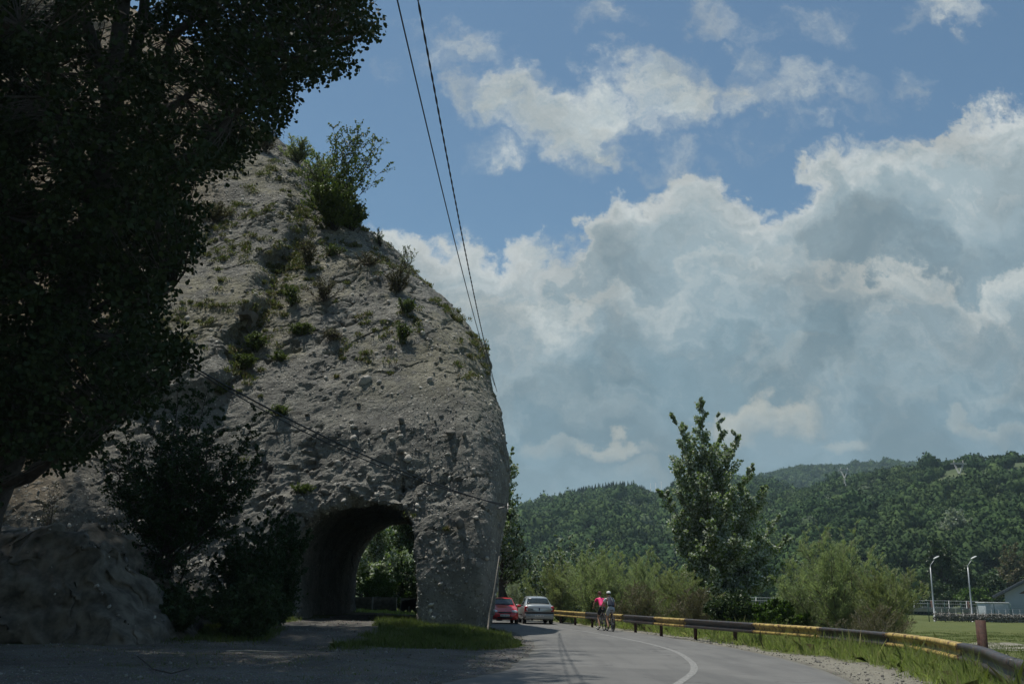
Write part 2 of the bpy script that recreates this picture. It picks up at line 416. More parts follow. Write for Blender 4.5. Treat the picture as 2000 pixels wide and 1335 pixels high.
def ground_z(X, Y):
    s, i = road_sd(X, Y); wl = WL[i]; wr = WR[i]
    outR = s - wr; outL = -s - wl
    near = (Y > -30) & (Y < 145)
    z = np.full(X.shape, -0.03)
    # right: shoulder, verge rises slightly, falls behind the rail, flat field
    zr = -0.02 + 0.17 * sst(outR, 0.3, 1.7) - 0.55 * sst(outR, 2.6, 8) - 0.35 * sst(Y, 55, 120) * (X > 20)
    # left: gravel lot level, then bank under the rock
    zl = -0.01 + 0.22 * sst(outL, 1.0, 5.0) * sst(Y, 26, 38) + 1.1 * sst(-X, 13, 22) * sst(Y, 28, 42) + 0.25 * sst(outL, 0.4, 2.5) * sst(Y, 33, 40)
    z = np.where(outR > 0, zr, np.where(outL > 0, zl, -0.03))
    off = np.maximum(np.maximum(outR, outL), 0)
    n = fbm(np.stack([X.ravel() * .35, Y.ravel() * .35, 0 * X.ravel()], 1), 3, 5).reshape(X.shape)
    n2 = fbm(np.stack([X.ravel() * 1.7, Y.ravel() * 1.7, 0 * X.ravel()], 1), 2, 9).reshape(X.shape)
    z = z + (n * 0.10 + n2 * 0.03) * sst(off, 0.2, 2.5)
    return z
def gz(x, y): return float(ground_z(np.array([[x]], float), np.array([[y]], float))[0, 0])

def axis_lines(fine0, fine1, h, far0, far1, g=1.09):
    a = list(np.arange(fine0, fine1 + 1e-6, h)); s = h; x = fine1
    while x < far1: s *= g; x += s; a.append(x)
    s = h; x = fine0
    while x > far0: s *= g; x -= s; a.insert(0, x)
    return np.array(a)
gx = axis_lines(-26, 26, 0.30, -4200, 4200, 1.12); gy = axis_lines(6, 66, 0.34, -800, 5200, 1.12)
XX, YY = np.meshgrid(gx, gy, indexing='ij')
ZZ = ground_z(XX, YY)
def grid_faces(n, m):
    i = np.arange(n - 1)[:, None] * m; j = np.arange(m - 1)[None]
    return np.stack([i + j, i + m + j, i + m + j + 1, i + j + 1], -1).reshape(-1, 4)

# ground material: dirt / gravel lot on the left, grass, field on the right
m_g, t, b = new_mat('ground_earth')
geo = t.node('ShaderNodeNewGeometry').outputs['Position']
at = t.node('ShaderNodeAttribute', attribute_name='grass'); gw = at.outputs['Fac']
at2 = t.node('ShaderNodeAttribute', attribute_name='pale'); pw = at2.outputs['Fac']
n1 = t.noise(geo, 0.6, 6, 0.6); n2 = t.noise(geo, 9, 6, 0.65); n3 = t.noise(geo, 60, 3, 0.6)
dirt = t.mix(t.sstep(n1, .35, .65), (0.095, 0.088, 0.075), (0.145, 0.137, 0.12))
dirt = t.mix(t.math('MULTIPLY', t.sstep(n2, .45, .7), .6), dirt, (0.08, 0.072, 0.06))
vor = t.node('ShaderNodeTexVoronoi'); vor.inputs['Scale'].default_value = 26; t.put(vor.inputs['Vector'], geo)
dirt = t.mix(t.math('MULTIPLY', t.sstep(vor.outputs['Distance'], .42, .12), .5), dirt, t.mix(0.5, vor.outputs['Color'], (0.30, 0.29, 0.26)))
pale = t.mix(t.sstep(n2, .35, .65), (0.20, 0.19, 0.15), (0.30, 0.285, 0.23))
dirt = t.mix(pw, dirt, pale)
grass = t.mix(t.sstep(n1, .3, .7), (0.075, 0.100, 0.028), (0.135, 0.145, 0.050))
grass = t.mix(t.math('MULTIPLY', t.sstep(n2, .40, .7), .6), grass, (0.055, 0.07, 0.02))
gwn = t.sstep(t.math('ADD', gw, t.math('MULTIPLY', t.math('SUBTRACT', n2, .5), .9)), .35, .65)
col = t.mix(gwn, dirt, grass)
t.put(b.inputs['Base Color'], col); b.inputs['Roughness'].default_value = 0.95; b.inputs['Specular IOR Level'].default_value = 0.15
bn = t.node('ShaderNodeBump'); bn.inputs['Strength'].default_value = 0.9; bn.inputs['Distance'].default_value = 0.05
t.put(bn.inputs['Height'], t.math('ADD', t.math('ADD', n2, t.math('MULTIPLY', n3, .4)), t.math('MULTIPLY', vor.outputs['Distance'], -.3))); t.put(b.inputs['Normal'], bn.outputs[0])

gr = np_mesh('ground', np.stack([XX, YY, ZZ], -1).reshape(-1, 3), grid_faces(len(gx), len(gy)), m_g, None, True)
tag(gr, kind='structure')
S, I = road_sd(XX, YY); oR = S - WR[I]; oL = -S - WL[I]
nz = fbm(np.stack([XX.ravel() * .25, YY.ravel() * .25, 0 * XX.ravel()], 1), 4, 31).reshape(XX.shape)
gr_w = np.where(oR > 0, sst(oR + nz * .3 - .5 * (1 - sst(YY, 24, 32)), .5, 1.0), 0)
def left_grass(X, Y, oL, nz):
    a = sst(Y + nz * 2.5 - .12 * np.clip(-X, 0, 6), 25.6, 28.0) * sst(oL + nz * .4, 0.25, 0.8)
    path = sst(np.abs(X + 6.1 + (Y - 38) * 0.05 + nz * .8), 0.9, 2.0)       # worn track into the tunnel
    path = np.where(Y > 33, path, path * 0 + sst(Y + nz, 28, 33) * path)
    a = a * path
    far = sst(Y, 50, 54)
    return np.clip(a, 0, 1)
gl = left_grass(XX, YY, oL, nz)
gr_w = np.where(oL > 0, gl, gr_w)
pale_w = np.where(oR > 0, sst(XX, 12, 16) * (1 - sst(YY, 50, 62)) * sst(nz, -0.25, 0.35) * sst(YY, 14, 20), 0)
gr_w = gr_w * (1 - pale_w * .8)
pale_w = np.maximum(pale_w, np.where(oR > 0, 1 - sst(oR - .5 * (1 - sst(YY, 24, 32)), 0.4, .9), 0) * .75)
pale_w = np.maximum(pale_w, np.where((oL > 0) & (YY > 47) & (YY < 62) & (XX < -3), .9, 0))
for nm, arr in (('grass', gr_w), ('pale', pale_w)):
    a = gr.data.attributes.new(nm, 'FLOAT', 'POINT'); a.data.foreach_set('value', arr.astype(np.float32).ravel())

# road sheet
m_r, t, b = new_mat('asphalt')
geo = t.node('ShaderNodeNewGeometry').outputs['Position']
n1 = t.noise(geo, 0.5, 5, .6); n2 = t.noise(geo, 90, 3, .7); n3 = t.noise(t.vmath('MULTIPLY', geo, (1.4, .12, 1)), 1.2, 4, .6)
c = t.mix(t.sstep(n1, .3, .7), (0.128, 0.127, 0.120), (0.158, 0.156, 0.147))
c = t.mix(t.math('MULTIPLY', t.sstep(n3, .45, .65), .35), c, (0.075, 0.075, 0.075))
c = t.mix(t.math('MULTIPLY', t.sstep(n2, .5, .75), .35), c, (0.19, 0.185, 0.175))
ed = t.node('ShaderNodeAttribute', attribute_name='edge').outputs['Fac']
c = t.mix(t.math('MULTIPLY', t.sstep(t.math('ADD', ed, t.math('MULTIPLY', t.math('SUBTRACT', n1, .5), .5)), .35, .95), .8), c, (0.15, 0.145, 0.125))
wob = t.vmath('ADD', geo, t.vmath('SCALE', t.noise(geo, .8, 4, .6, 'Color'), 1.6))
vc = t.node('ShaderNodeTexVoronoi'); vc.feature = 'DISTANCE_TO_EDGE'; vc.inputs['Scale'].default_value = .22; t.put(vc.inputs['Vector'], wob)
crk = t.math('MULTIPLY', t.sstep(vc.outputs['Distance'], .010, .003), t.sstep(n1, .42, .55))
c = t.mix(t.math('MULTIPLY', crk, .6), c, (0.045, 0.045, 0.043))
vp = t.node('ShaderNodeTexVoronoi'); vp.inputs['Scale'].default_value = .16; t.put(vp.inputs['Vector'], t.vmath('ADD', geo, (3, 1, 0)))
bwp = t.node('ShaderNodeSeparateXYZ'); t.put(bwp.inputs[0], vp.outputs['Color'])
c = t.mix(t.math('MULTIPLY', t.math('GREATER_THAN', bwp.outputs[0], .72), .22), c, (0.065, 0.065, 0.064))
t.put(b.inputs['Base Color'], c); b.inputs['Roughness'].default_value = .82; b.inputs['Specular IOR Level'].default_value = 0.3
bn = t.node('ShaderNodeBump'); bn.inputs['Strength'].default_value = 0.5; bn.inputs['Distance'].default_value = 0.006
t.put(bn.inputs['Height'], n2); t.put(b.inputs['Normal'], bn.outputs[0])
ns = 15; Vr = []; Ed = []
rj = np.random.default_rng(4)
jl = np.convolve(rj.normal(size=len(CEN)), np.ones(3) / 3, 'same') * 0.13; jr = np.convolve(rj.normal(size=len(CEN)), np.ones(3) / 3, 'same') * 0.05
for i in range(len(CEN)):
    for k in range(ns):
        f_ = k / (ns - 1); o = -(WL[i] + jl[i]) + f_ * (WL[i] + WR[i] + jl[i] + jr[i])
        p = CEN[i] + NRM[i] * o
        Vr.append((p[0], p[1], 0.012 + 0.02 * math.sin(f_ * math.pi) - (0.05 if k in (0, ns - 1) else 0)))
        Ed.append(max(0, 1 - min(o + WL[i], WR[i] - o) / 0.7))
rd = np_mesh('road', np.array(Vr), grid_faces(len(CEN), ns), m_r, None, True); tag(rd, kind='structure')
a = rd.data.attributes.new('edge', 'FLOAT', 'POINT'); a.data.foreach_set('value', np.array(Ed, np.float32))
# painted centre line, worn
m_l, t, b = new_mat('road_paint')
geo = t.node('ShaderNodeNewGeometry').outputs['Position']
n1 = t.noise(geo, 22, 6, .7)
t.put(b.inputs['Base Color'], t.mix(t.sstep(n1, .40, .58), (0.29, 0.285, 0.265), (0.13, 0.13, 0.125))); b.inputs['Roughness'].default_value = .8
sel = [i for i in range(len(CEN)) if -20 < CEN[i][1] < 120]
Vl = []
for i in sel:
    w_ = 0.075
    for o in (-w_, w_): 
        p = CEN[i] + NRM[i] * o; f_ = (o + WL[i]) / (WL[i] + WR[i]); Vl.append((p[0], p[1], 0.012 + 0.02 * math.sin(f_ * math.pi) + 0.005))
tag(np_mesh('centre_line', np.array(Vl), grid_faces(len(sel), 2), m_l, None, True), kind='structure')

# loose gravel on the lot and along the shoulder
def icos(sub):
    bm = bmesh.new(); bmesh.ops.create_icosphere(bm, subdivisions=sub, radius=1.0)
    V = np.array([v.co[:] for v in bm.verts]); F = np.array([[v.index for v in f.verts] for f in bm.faces]); bm.free(); return V, F
IC1 = icos(1); IC2 = icos(2); IC3 = icos(3)
def rand_rot(rng, n):
    q = rng.normal(size=(n, 4)); q /= np.linalg.norm(q, axis=1)[:, None]; w, x, y, z = q.T
    return np.stack([1 - 2 * (y * y + z * z), 2 * (x * y - z * w), 2 * (x * z + y * w), 2 * (x * y + z * w), 1 - 2 * (x * x + z * z), 2 * (y * z - x * w), 2 * (x * z - y * w), 2 * (y * z + x * w), 1 - 2 * (x * x + y * y)], 1).reshape(n, 3, 3)
def scatter_stones(rng, C, size, ic=IC1, rough=0.22, flat=0.6):
    n = len(C); V0, F0 = ic; R = rand_rot(rng, n)
    sc3 = rng.uniform(0.6, 1.2, (n, 3)); sc3[:, 2] *= flat
    V = V0[None] * (1 + rng.normal(size=(n, len(V0), 1)) * rough * 0.5)
    V = V * sc3[:, None]; V = np.einsum('nij,nkj->nki', R, V) * size[:, None, None] + C[:, None]
    F = F0[None] + np.arange(n)[:, None, None] * len(V0)
    return V.reshape(-1, 3), F.reshape(-1, 3)
def stone_mat(name, cols):
    m, t, b = new_mat(name)
    geo = t.node('ShaderNodeNewGeometry'); r = geo.outputs['Random Per Island']
    n = t.noise(geo.outputs['Position'], 14, 4, .6)
    c = t.ramp(r, [(i / (len(cols)), c) for i, c in enumerate(cols)], 'CONSTANT')
    c = t.mix(t.math('MULTIPLY', t.sstep(n, .4, .7), .4), c, (0.12, 0.11, 0.09))
    t.put(b.inputs['Base Color'], c); b.inputs['Roughness'].default_value = .85
    bn = t.node('ShaderNodeBump'); bn.inputs['Strength'].default_value = 0.4; bn.inputs['Distance'].default_value = 0.02
    t.put(bn.inputs['Height'], n); t.put(b.inputs['Normal'], bn.outputs[0])
    return m
M_GRAVEL = stone_mat('gravel_stone', [(.13, .125, .11), (.17, .16, .14), (.22, .21, .19), (.15, .14, .12), (.28, .27, .24), (.10, .095, .085)])
rg = np.random.default_rng(11)
Xs = rg.uniform(-24, 12, 60000); Ys = rg.uniform(11, 48, 60000)
s_, i_ = road_sd(Xs, Ys); oR_ = s_ - WR[i_]; oL_ = -s_ - WL[i_]
nzz = fbm(np.stack([Xs * .5, Ys * .5, 0 * Xs], 1), 3, 77)
gg = left_grass(Xs, Ys, oL_, nzz)
keep = ((oL_ > 0.0) & (gg < .5) & (rg.uniform(size=len(Xs)) < .16 + .35 * sst(nzz, 0.1, .5) + .5 * (oL_ < .8))) | ((oR_ > 0) & (oR_ < .75 + .6 * (1 - sst(Ys, 24, 32))) & (rg.uniform(size=len(Xs)) < .8))
Xs, Ys = Xs[keep], Ys[keep]
Zs = ground_z(Xs, Ys); sz = 0.012 + 0.05 * rg.power(.35, len(Xs)) * rg.uniform(0.3, 1, len(Xs)); sz = np.minimum(sz, .06)
V, F = scatter_stones(rg, np.stack([Xs, Ys, Zs + sz * .2], 1), sz, (np.array([[1, 0, 0], [-1, 0, 0], [0, 1, 0], [0, -1, 0], [0, 0, 1], [0, 0, -1]], float), np.array([[0, 2, 4], [2, 1, 4], [1, 3, 4], [3, 0, 4], [2, 0, 5], [1, 2, 5], [3, 1, 5], [0, 3, 5]])))
tag(np_mesh('gravel', V, F, M_GRAVEL), kind='stuff')

# ------------------------------------------------------------------ the conglomerate rock with the arched tunnel
OUT = [(-200, -150), (-60, 60), (0, 230), (60, 330), (100, 400), (200, 462), (262, 500), (280, 545), (303, 572), (330, 600), (355, 622), (400, 672), (455, 715), (488, 758), (528, 803), (558, 840), (612, 898),
       (680, 941), (745, 967), (795, 981), (850, 989), (900, 993), (950, 994), (990, 992), (1060, 984), (1120, 977), (1180, 966), (1225, 958), (1300, 955)]
FY = [(-200, 66), (60, 64), (280, 57), (450, 51.5), (600, 47), (750, 43.4), (850, 41.9), (985, 40.7), (1100, 40.2), (1225, 40.0), (1300, 40.0)]
RR = [(-200, 130), (280, 110), (450, 120), (600, 130), (750, 110), (900, 75), (1000, 52), (1120, 36), (1300, 28)]
vs = np.concatenate([np.arange(-150, 1225, 7.0), [1232, 1245, 1262]])
NF = 170; NB = 40
rows = []
def seam_x(v):    # gully line between the left slab and the main body
    return np.interp(v, [260, 330, 395, 470, 520, 600, 640, 740, 800], [600, 612, 606, 575, 545, 505, 490, 440, 400])
for v in vs:
    xr = np.interp(v, [a for a, b in OUT], [b for a, b in OUT]); yf = np.interp(v, [a for a, b in FY], [b for a, b in FY]); R = np.interp(v, [a for a, b in RR], [b for a, b in RR])
    x0 = min(-170, xr - 300)
    tt_ = np.linspace(0, 1, NF); 
    s = (xr - x0) * (1 - tt_) ** 1.0
    # cluster near the right edge
    s = np.where(tt_ > .6, (xr - x0) * .4 * ((1 - tt_) / .4) ** 1.8, s)
    x = xr - s
    q = np.clip(1 - s / R, 0, 1); T_ = 4.2 + 2.0 * sst(1225 - v, 300, 800)
    dy = T_ * (1 - np.sqrt(1 - q ** 2 * 0.9999))
    # broad forms
    dy = dy - 1.3 * sst(700 - x, -200, 500) * sst(v, 700, 900) * 0
    if 250 < v < 820:
        sx_ = seam_x(v) + 12 * math.sin(v * .045) + 8 * math.sin(v * .13 + 1); w = sst(v, 270, 340) * (1 - sst(v, 720, 810))
        dy = dy - 1.25 * w * (1 - sst(x, sx_ - 45, sx_ + 6)) * sst(x, -100, 300) + 0.45 * w * np.exp(-((x - sx_ - 14) / 16.0) ** 2)
    # left foot of the hill steps forward a little
    dy = dy - 2.2 * (1 - sst(x, 60, 330)) * sst(v, 600, 1000)
    zrow = P(xr, v, yf)[2]
    pts = [P(a, v, yf + d) for a, d in zip(x, dy)]
    S_ = pts[-1]
    Yb = yf + (17.5 if v > 700 else 15)
    if v > 400: Yb = max(Yb, 55)
    xb = np.linspace(S_[0] - 1.9, pts[0][0] - 2, NB); zb = np.interp(np.linspace(0, 1, NB), [0, 1], [S_[2], pts[0][2]])
    yb = np.full(NB, Yb); kk = np.linspace(0, 1, NB) * NB
    yb[:3] = [S_[1] + (Yb - S_[1]) * .35, S_[1] + (Yb - S_[1]) * .75, Yb - .4]
    xb[:3] = [S_[0] - .7, S_[0] - 1.5, S_[0] - 2.4]
    pts += [np.array([a, b_, c_]) for a, b_, c_ in zip(xb, yb, zb)]
    rows.append(pts)
A_ = np.array(rows); n_, m_ = A_.shape[:2]
Vk = A_.reshape(-1, 3)
i = np.arange(n_ - 1)[:, None] * m_; j = np.arange(m_)[None]; j2 = (j + 1) % m_
Fk = np.stack([i + j, i + m_ + j, i + m_ + j2, i + j2], -1).reshape(-1, 4)
# caps
c0 = len(Vk); Vk = np.vstack([Vk, A_[0].mean(0), A_[-1].mean(0)])
jj = np.arange(m_)
cap = np.concatenate([np.stack([jj, (jj + 1) % m_, np.full(m_, c0)], 1), np.stack([(n_ - 1) * m_ + (jj + 1) % m_, (n_ - 1) * m_ + jj, np.full(m_, c0 + 1)], 1)])
solid = np_mesh('rock_solid', Vk, [Fk, cap])
# tunnel bore
front = [(572, 1300), (574, 1200), (577, 1110), (583, 1062), (596, 1030), (618, 1006), (650, 990), (690, 983), (730, 985), (765, 994), (790, 1010), (803, 1034), (809, 1066), (814, 1110), (819, 1160), (820, 1300)]
back = [(693, 1300), (692, 1180), (695, 1125), (703, 1085), (717, 1060), (738, 1039), (760, 1027), (785, 1022), (808, 1022), (830, 1030), (848, 1050), (858, 1075), (864, 1100), (868, 1130), (870, 1170), (870, 1300)]
Fq = [np.array(P(a, b_, 41.2)) for a, b_ in front]; Bq = [np.array(P(min(a, 850), b_, 56.5)) for a, b_ in back]
secs = []
for yy_ in np.linspace(36, 70, 18):
    f_ = (yy_ - 41.2) / (56.5 - 41.2); f_ = np.clip(f_, -.02, 1.0)
    q = [a + (b_ - a) * f_ for a, b_ in zip(Fq, Bq)]
    sec = np.array(q)
    sec[0, 2] = sec[-1, 2] = -1.2; sec[:, 1] = yy_
    secs.append(sec)
secs = np.array(secs); ns_, ms_ = secs.shape[:2]
i = np.arange(ns_ - 1)[:, None] * ms_; j = np.arange(ms_)[None]; j2 = (j + 1) % ms_
Ft = np.stack([i + j, i + j2, i + ms_ + j2, i + ms_ + j], -1).reshape(-1, 4)
bore = np_mesh('bore', secs.reshape(-1, 3), [Ft, np.arange(ms_)[None, ::-1].copy(), (np.arange(ms_)[None] + (ns_ - 1) * ms_)])
for ob in (solid, bore):
    bm = bmesh.new(); bm.from_mesh(ob.data); bmesh.ops.recalc_face_normals(bm, faces=bm.faces[:]); bm.to_mesh(ob.data); bm.free()
r_ = solid.modifiers.new('r', 'REMESH'); r_.mode = 'VOXEL'; r_.voxel_size = 0.2
bo = solid.modifiers.new('b', 'BOOLEAN'); bo.object = bore; bo.operation = 'DIFFERENCE'; bo.solver = 'FAST'
r2_ = solid.modifiers.new('r2', 'REMESH'); r2_.mode = 'VOXEL'; r2_.voxel_size = 0.125
dg = bpy.context.evaluated_depsgraph_get()
me = bpy.data.meshes.new_from_object(solid.evaluated_get(dg))
bpy.data.objects.remove(solid); bpy.data.objects.remove(bore)
me.name = 'conglomerate_rock'
nv = len(me.vertices); co = np.empty(nv * 3, np.float32); me.vertices.foreach_get('co', co); co = co.reshape(-1, 3).astype(float)
no = np.empty(nv * 3, np.float32); me.vertices.foreach_get('normal', no); no = no.reshape(-1, 3).astype(float)
print('rock verts', nv)
px_ = np.array([proj(c_) for c_ in co[:: max(1, nv // 10)]])
# displacement: broad lumps, ledges, rough conglomerate
q = co * 1.0
inb = ((co[:, 1] > 42.5) & (co[:, 1] < 58) & (co[:, 0] > -11) & (co[:, 0] < -3.2) & (co[:, 2] < 6) & (np.abs(no[:, 1]) < .6))     # bore walls are smoother
k_ = np.where(inb, .5, .50 + .6 * sst(fbm(q * .16, 3, 70), -.35, .55))
brow = np.exp(-((q[:, 2] - 5.4) / 1.0) ** 2) * np.exp(-((q[:, 0] + 6.5) / 3.4) ** 2) * (q[:, 1] < 43); k_ = k_ + 1.9 * brow
d = 0.30 * fbm(q * .28, 3, 1)
led = fbm(np.stack([q[:, 0] * .9 + q[:, 2] * .25, q[:, 1] * .9, q[:, 2] * 2.2 - q[:, 0] * .4], 1), 4, 7)
d += 0.05 * led + 0.075 * np.minimum(0, fbm(q * 1.1, 4, 21)) * 1.5
d += 0.04 * fbm(q * 3.3, 2, 40) + 0.03 * fbm(q * 9.0, 2, 44)
cr = np.abs(fbm(np.stack([q[:, 0] * .45 - q[:, 2] * .2, q[:, 1] * .3, q[:, 2] * .55], 1), 4, 60)); d -= 0.22 * np.exp(-(cr / .035) ** 2)
# small holes where cobbles fell out, small bumps where they sit
rgr = np.random.default_rng(5)
cell = co / 0.55; ci = np.floor(cell).astype(np.int64)
for dx in (-1, 0, 1):
    for dy_ in (-1, 0, 1):
        for dz in (-1, 0, 1):
            a0, a1, a2 = ci[:, 0] + dx, ci[:, 1] + dy_, ci[:, 2] + dz
            c3 = np.stack([a0 + h3(a0, a1, a2, 1), a1 + h3(a0, a1, a2, 2), a2 + h3(a0, a1, a2, 3)], 1)
            rr = 0.15 + 0.36 * h3(a0, a1, a2, 4) ** 2; sg = h3(a0, a1, a2, 5)
            dd = np.linalg.norm((cell - c3), axis=1) / rr
            amp = np.where(sg < .28, -.42, np.where(sg > .62, .34, 0)) * rr * .13
            d += amp * np.clip(1 - dd ** 2, 0, 1)
co2 = co + no * (d * k_)[:, None]
# ragged brow over the tunnel mouth
me.vertices.foreach_set('co', co2.astype(np.float32).ravel()); me.update()
me.polygons.foreach_set('use_smooth', np.zeros(len(me.polygons), bool))

m_k, t, b = new_mat('conglomerate')
geo_ = t.node('ShaderNodeNewGeometry'); geo = geo_.outputs['Position']
sxyz = t.node('ShaderNodeSeparateXYZ'); t.put(sxyz.inputs[0], geo)
nb_ = t.noise(geo, .16, 5, .6); nm_ = t.noise(geo, .9, 7, .65); nf_ = t.noise(geo, 7, 8, .7); nff = t.noise(geo, 28, 4, .7)
grey_ = t.mix(t.sstep(nm_, .35, .68), (0.170, 0.167, 0.150), (0.285, 0.279, 0.245))
tan_ = t.mix(t.sstep(nm_, .35, .68), (0.20, 0.188, 0.120), (0.30, 0.275, 0.185))
warm = t.mix(t.sstep(nm_, .35, .65), (0.22, 0.165, 0.10), (0.30, 0.225, 0.14))
tanf = t.math('MULTIPLY', t.sstep(t.math('ADD', nb_, t.math('MULTIPLY', t.math('SUBTRACT', nm_, .5), .5)), .47, .60), t.sstep(sxyz.outputs[2], 7, 13))
c = t.mix(t.math('MULTIPLY', tanf, .6), grey_, tan_)
c = t.mix(t.math('MULTIPLY', t.sstep(t.math('ADD', sxyz.outputs[0], t.math('MULTIPLY', nb_, 6)), -12.5, -17), .8), c, warm)
v1 = t.node('ShaderNodeTexVoronoi'); v1.inputs['Scale'].default_value = 3.0; t.put(v1.inputs['Vector'], t.vmath('ADD', geo, t.vmath('SCALE', t.noise(geo, 5, 2, .5, 'Color'), .12)))
v2 = t.node('ShaderNodeTexVoronoi'); v2.inputs['Scale'].default_value = 9.0; t.put(v2.inputs['Vector'], geo)
bw1 = t.node('ShaderNodeSeparateXYZ'); t.put(bw1.inputs[0], v1.outputs['Color'])
bw2 = t.node('ShaderNodeSeparateXYZ'); t.put(bw2.inputs[0], v2.outputs['Color'])
peb1 = t.math('MULTIPLY', t.sstep(v1.outputs['Distance'], .46, .34), t.math('GREATER_THAN', bw1.outputs[0], .62))
peb2 = t.math('MULTIPLY', t.sstep(v2.outputs['Distance'], .45, .3), t.math('GREATER_THAN', bw2.outputs[0], .45))
c = t.mix(t.math('MULTIPLY', peb1, .6), c, t.mix(bw1.outputs[1], (0.14, 0.14, 0.135), (0.34, 0.33, 0.30)))
c = t.mix(t.math('MULTIPLY', peb2, .75), c, t.mix(t.math('POWER', bw2.outputs[1], 2.0), (0.11, 0.106, 0.09), (0.62, 0.60, 0.52)))
c = t.mix(t.math('MULTIPLY', t.sstep(nf_, .50, .68), .65), c, (0.085, 0.08, 0.07))  # dark speckle painted in for the tiny shadows among the pebbles
nst = t.noise(t.vmath('MULTIPLY', geo, (1.2, 1.2, .22)), 1.1, 5, .6)
c = t.mix(t.math('MULTIPLY', t.sstep(nst, .52, .70), .35), c, (0.10, 0.098, 0.09))
c = t.mix(t.math('MULTIPLY', t.sstep(nff, .60, .72), .5), c, (0.40, 0.385, 0.34))
t.put(b.inputs['Base Color'], c); b.inputs['Roughness'].default_value = .95; b.inputs['Specular IOR Level'].default_value = .15
bn = t.node('ShaderNodeBump'); bn.inputs['Strength'].default_value = 1.0; bn.inputs['Distance'].default_value = 0.09
hh = t.math('ADD', t.math('MULTIPLY', nf_, 1.0), t.math('ADD', t.math('MULTIPLY', peb1, .45), t.math('MULTIPLY', peb2, .3)))
hh = t.math('ADD', hh, t.math('MULTIPLY', nff, .35))
t.put(bn.inputs['Height'], hh); t.put(b.inputs['Normal'], bn.outputs[0])
me.materials.clear(); me.materials.append(m_k)
rock = bpy.data.objects.new('rock_outcrop', me); COL.objects.link(rock)
tag(rock, 'huge grey pebbly rock with an arched tunnel through its foot beside the road', 'rock')

tri_ = np.empty(len(me.loops), np.int32); me.loops.foreach_get('vertex_index', tri_)
BV = BVHTree.FromPolygons([tuple(v) for v in co2.tolist()], [tuple(p.vertices) for p in me.polygons])
def hit(px, py):
    d = ray(px, py); r = BV.ray_cast(Vector((0, 0, EYE)), Vector(d).normalized(), 200)
    return (np.array(r[0]), np.array(r[1])) if r[0] is not None else (None, None)

# cobbles bedded in the face: the largest as parts, the rest one part
M_COB = stone_mat('cobble_stone', [(.52, .50, .44), (.24, .235, .22), (.17, .165, .155), (.36, .345, .31), (.13, .128, .12), (.28, .25, .21), (.50, .47, .41), (.20, .195, .18)])
M_PALE = stone_mat('pale_boulder', [(.44, .42, .36), (.50, .47, .41), (.38, .36, .32)])
M_DARKB = stone_mat('dark_boulder', [(.11, .105, .095), (.085, .082, .075), (.13, .125, .11)])
rs = np.random.default_rng(21)
def boulder(px, py, s, dark=False, flat=.7, out=.25):
    p, n = hit(px, py)
    if p is None: return
    V, F = scatter_stones(rs, np.array([p + n * s * out]), np.array([s * .85]), IC2, .06, flat)
    c_ = V.mean(0); V = c_ + (V - c_) * (1 + .34 * fbm((V - c_) / s * 1.6 + px, 3, 3)[:, None])
    return np_mesh('embedded_boulder', V, F, M_DARKB if dark else M_PALE, rock, False)
for a in [(713, 745, .27), (738, 748, .11), (750, 842, .17), (796, 896, .20), (782, 882, .26, True), (690, 856, .17), (679, 948, .13), (660, 905, .2), (785, 822, .33, True, .45), (694, 835, .17, True),
          (565, 396, .16), (725, 547, .15), (740, 546, .2, True), (760, 590, .16), (613, 688, .14), (838, 743, .18), (700, 790, .14, True), (720, 860, .12), (898, 1022, .3, True), (925, 920, .24), (880, 845, .28, True, .4),
          (906, 850, .22, True, .4), (835, 810, .12), (735, 690, .12), (590, 975, .16), (635, 962, .2, True), (820, 965, .16, True), (860, 1140, .14), (845, 1060, .15, True), (870, 1075, .13), (905, 1110, .12), (760, 985, .12),
          (735, 965, .14), (705, 970, .16, True), (668, 978, .17), (512, 880, .18), (640, 640, .12), (690, 590, .1), (860, 700, .12, True), (640, 720, .13), (600, 810, .13, True), (545, 735, .12), (950, 1090, .12), (930, 1010, .14)]:
    boulder(*a)
# the big protruding dark block on the slab
p, n = hit(483, 628)
Vb = np.array([[-.75, -.5, .42], [.55, -.6, .48], [.35, -.5, -.45], [.05, -.3, -.95], [-.55, .5, .3], [.6, .6, .5], [.45, .7, -.5], [.1, .5, -1.1]])
hb = bmesh.new(); [hb.verts.new(v) for v in Vb]; bmesh.ops.convex_hull(hb, input=hb.verts[:]); bmesh.ops.subdivide_edges(hb, edges=hb.edges[:], cuts=3, use_grid_fill=True)
mb = bpy.data.meshes.new('jutting_block'); hb.to_mesh(mb); hb.free(); mb.materials.append(M_DARKB)
vv = np.array([v.co[:] for v in mb.vertices]); vv[:, 1] = np.where(vv[:, 2] < 0, vv[:, 1] * .5 + .25, vv[:, 1] * 1.2 - .25); vv = vv * .62 + .05 * np.stack([fbm(vv * 2.5, 3, s_) for s_ in (1, 2, 3)], 1)
mb.vertices.foreach_set('co', (vv + p + [0.05, 0, .1]).astype(np.float32).ravel())
ob = bpy.data.objects.new('jutting_block', mb); COL.objects.link(ob); ob.parent = rock; ob['label'] = 'dark block jutting from the left slab'
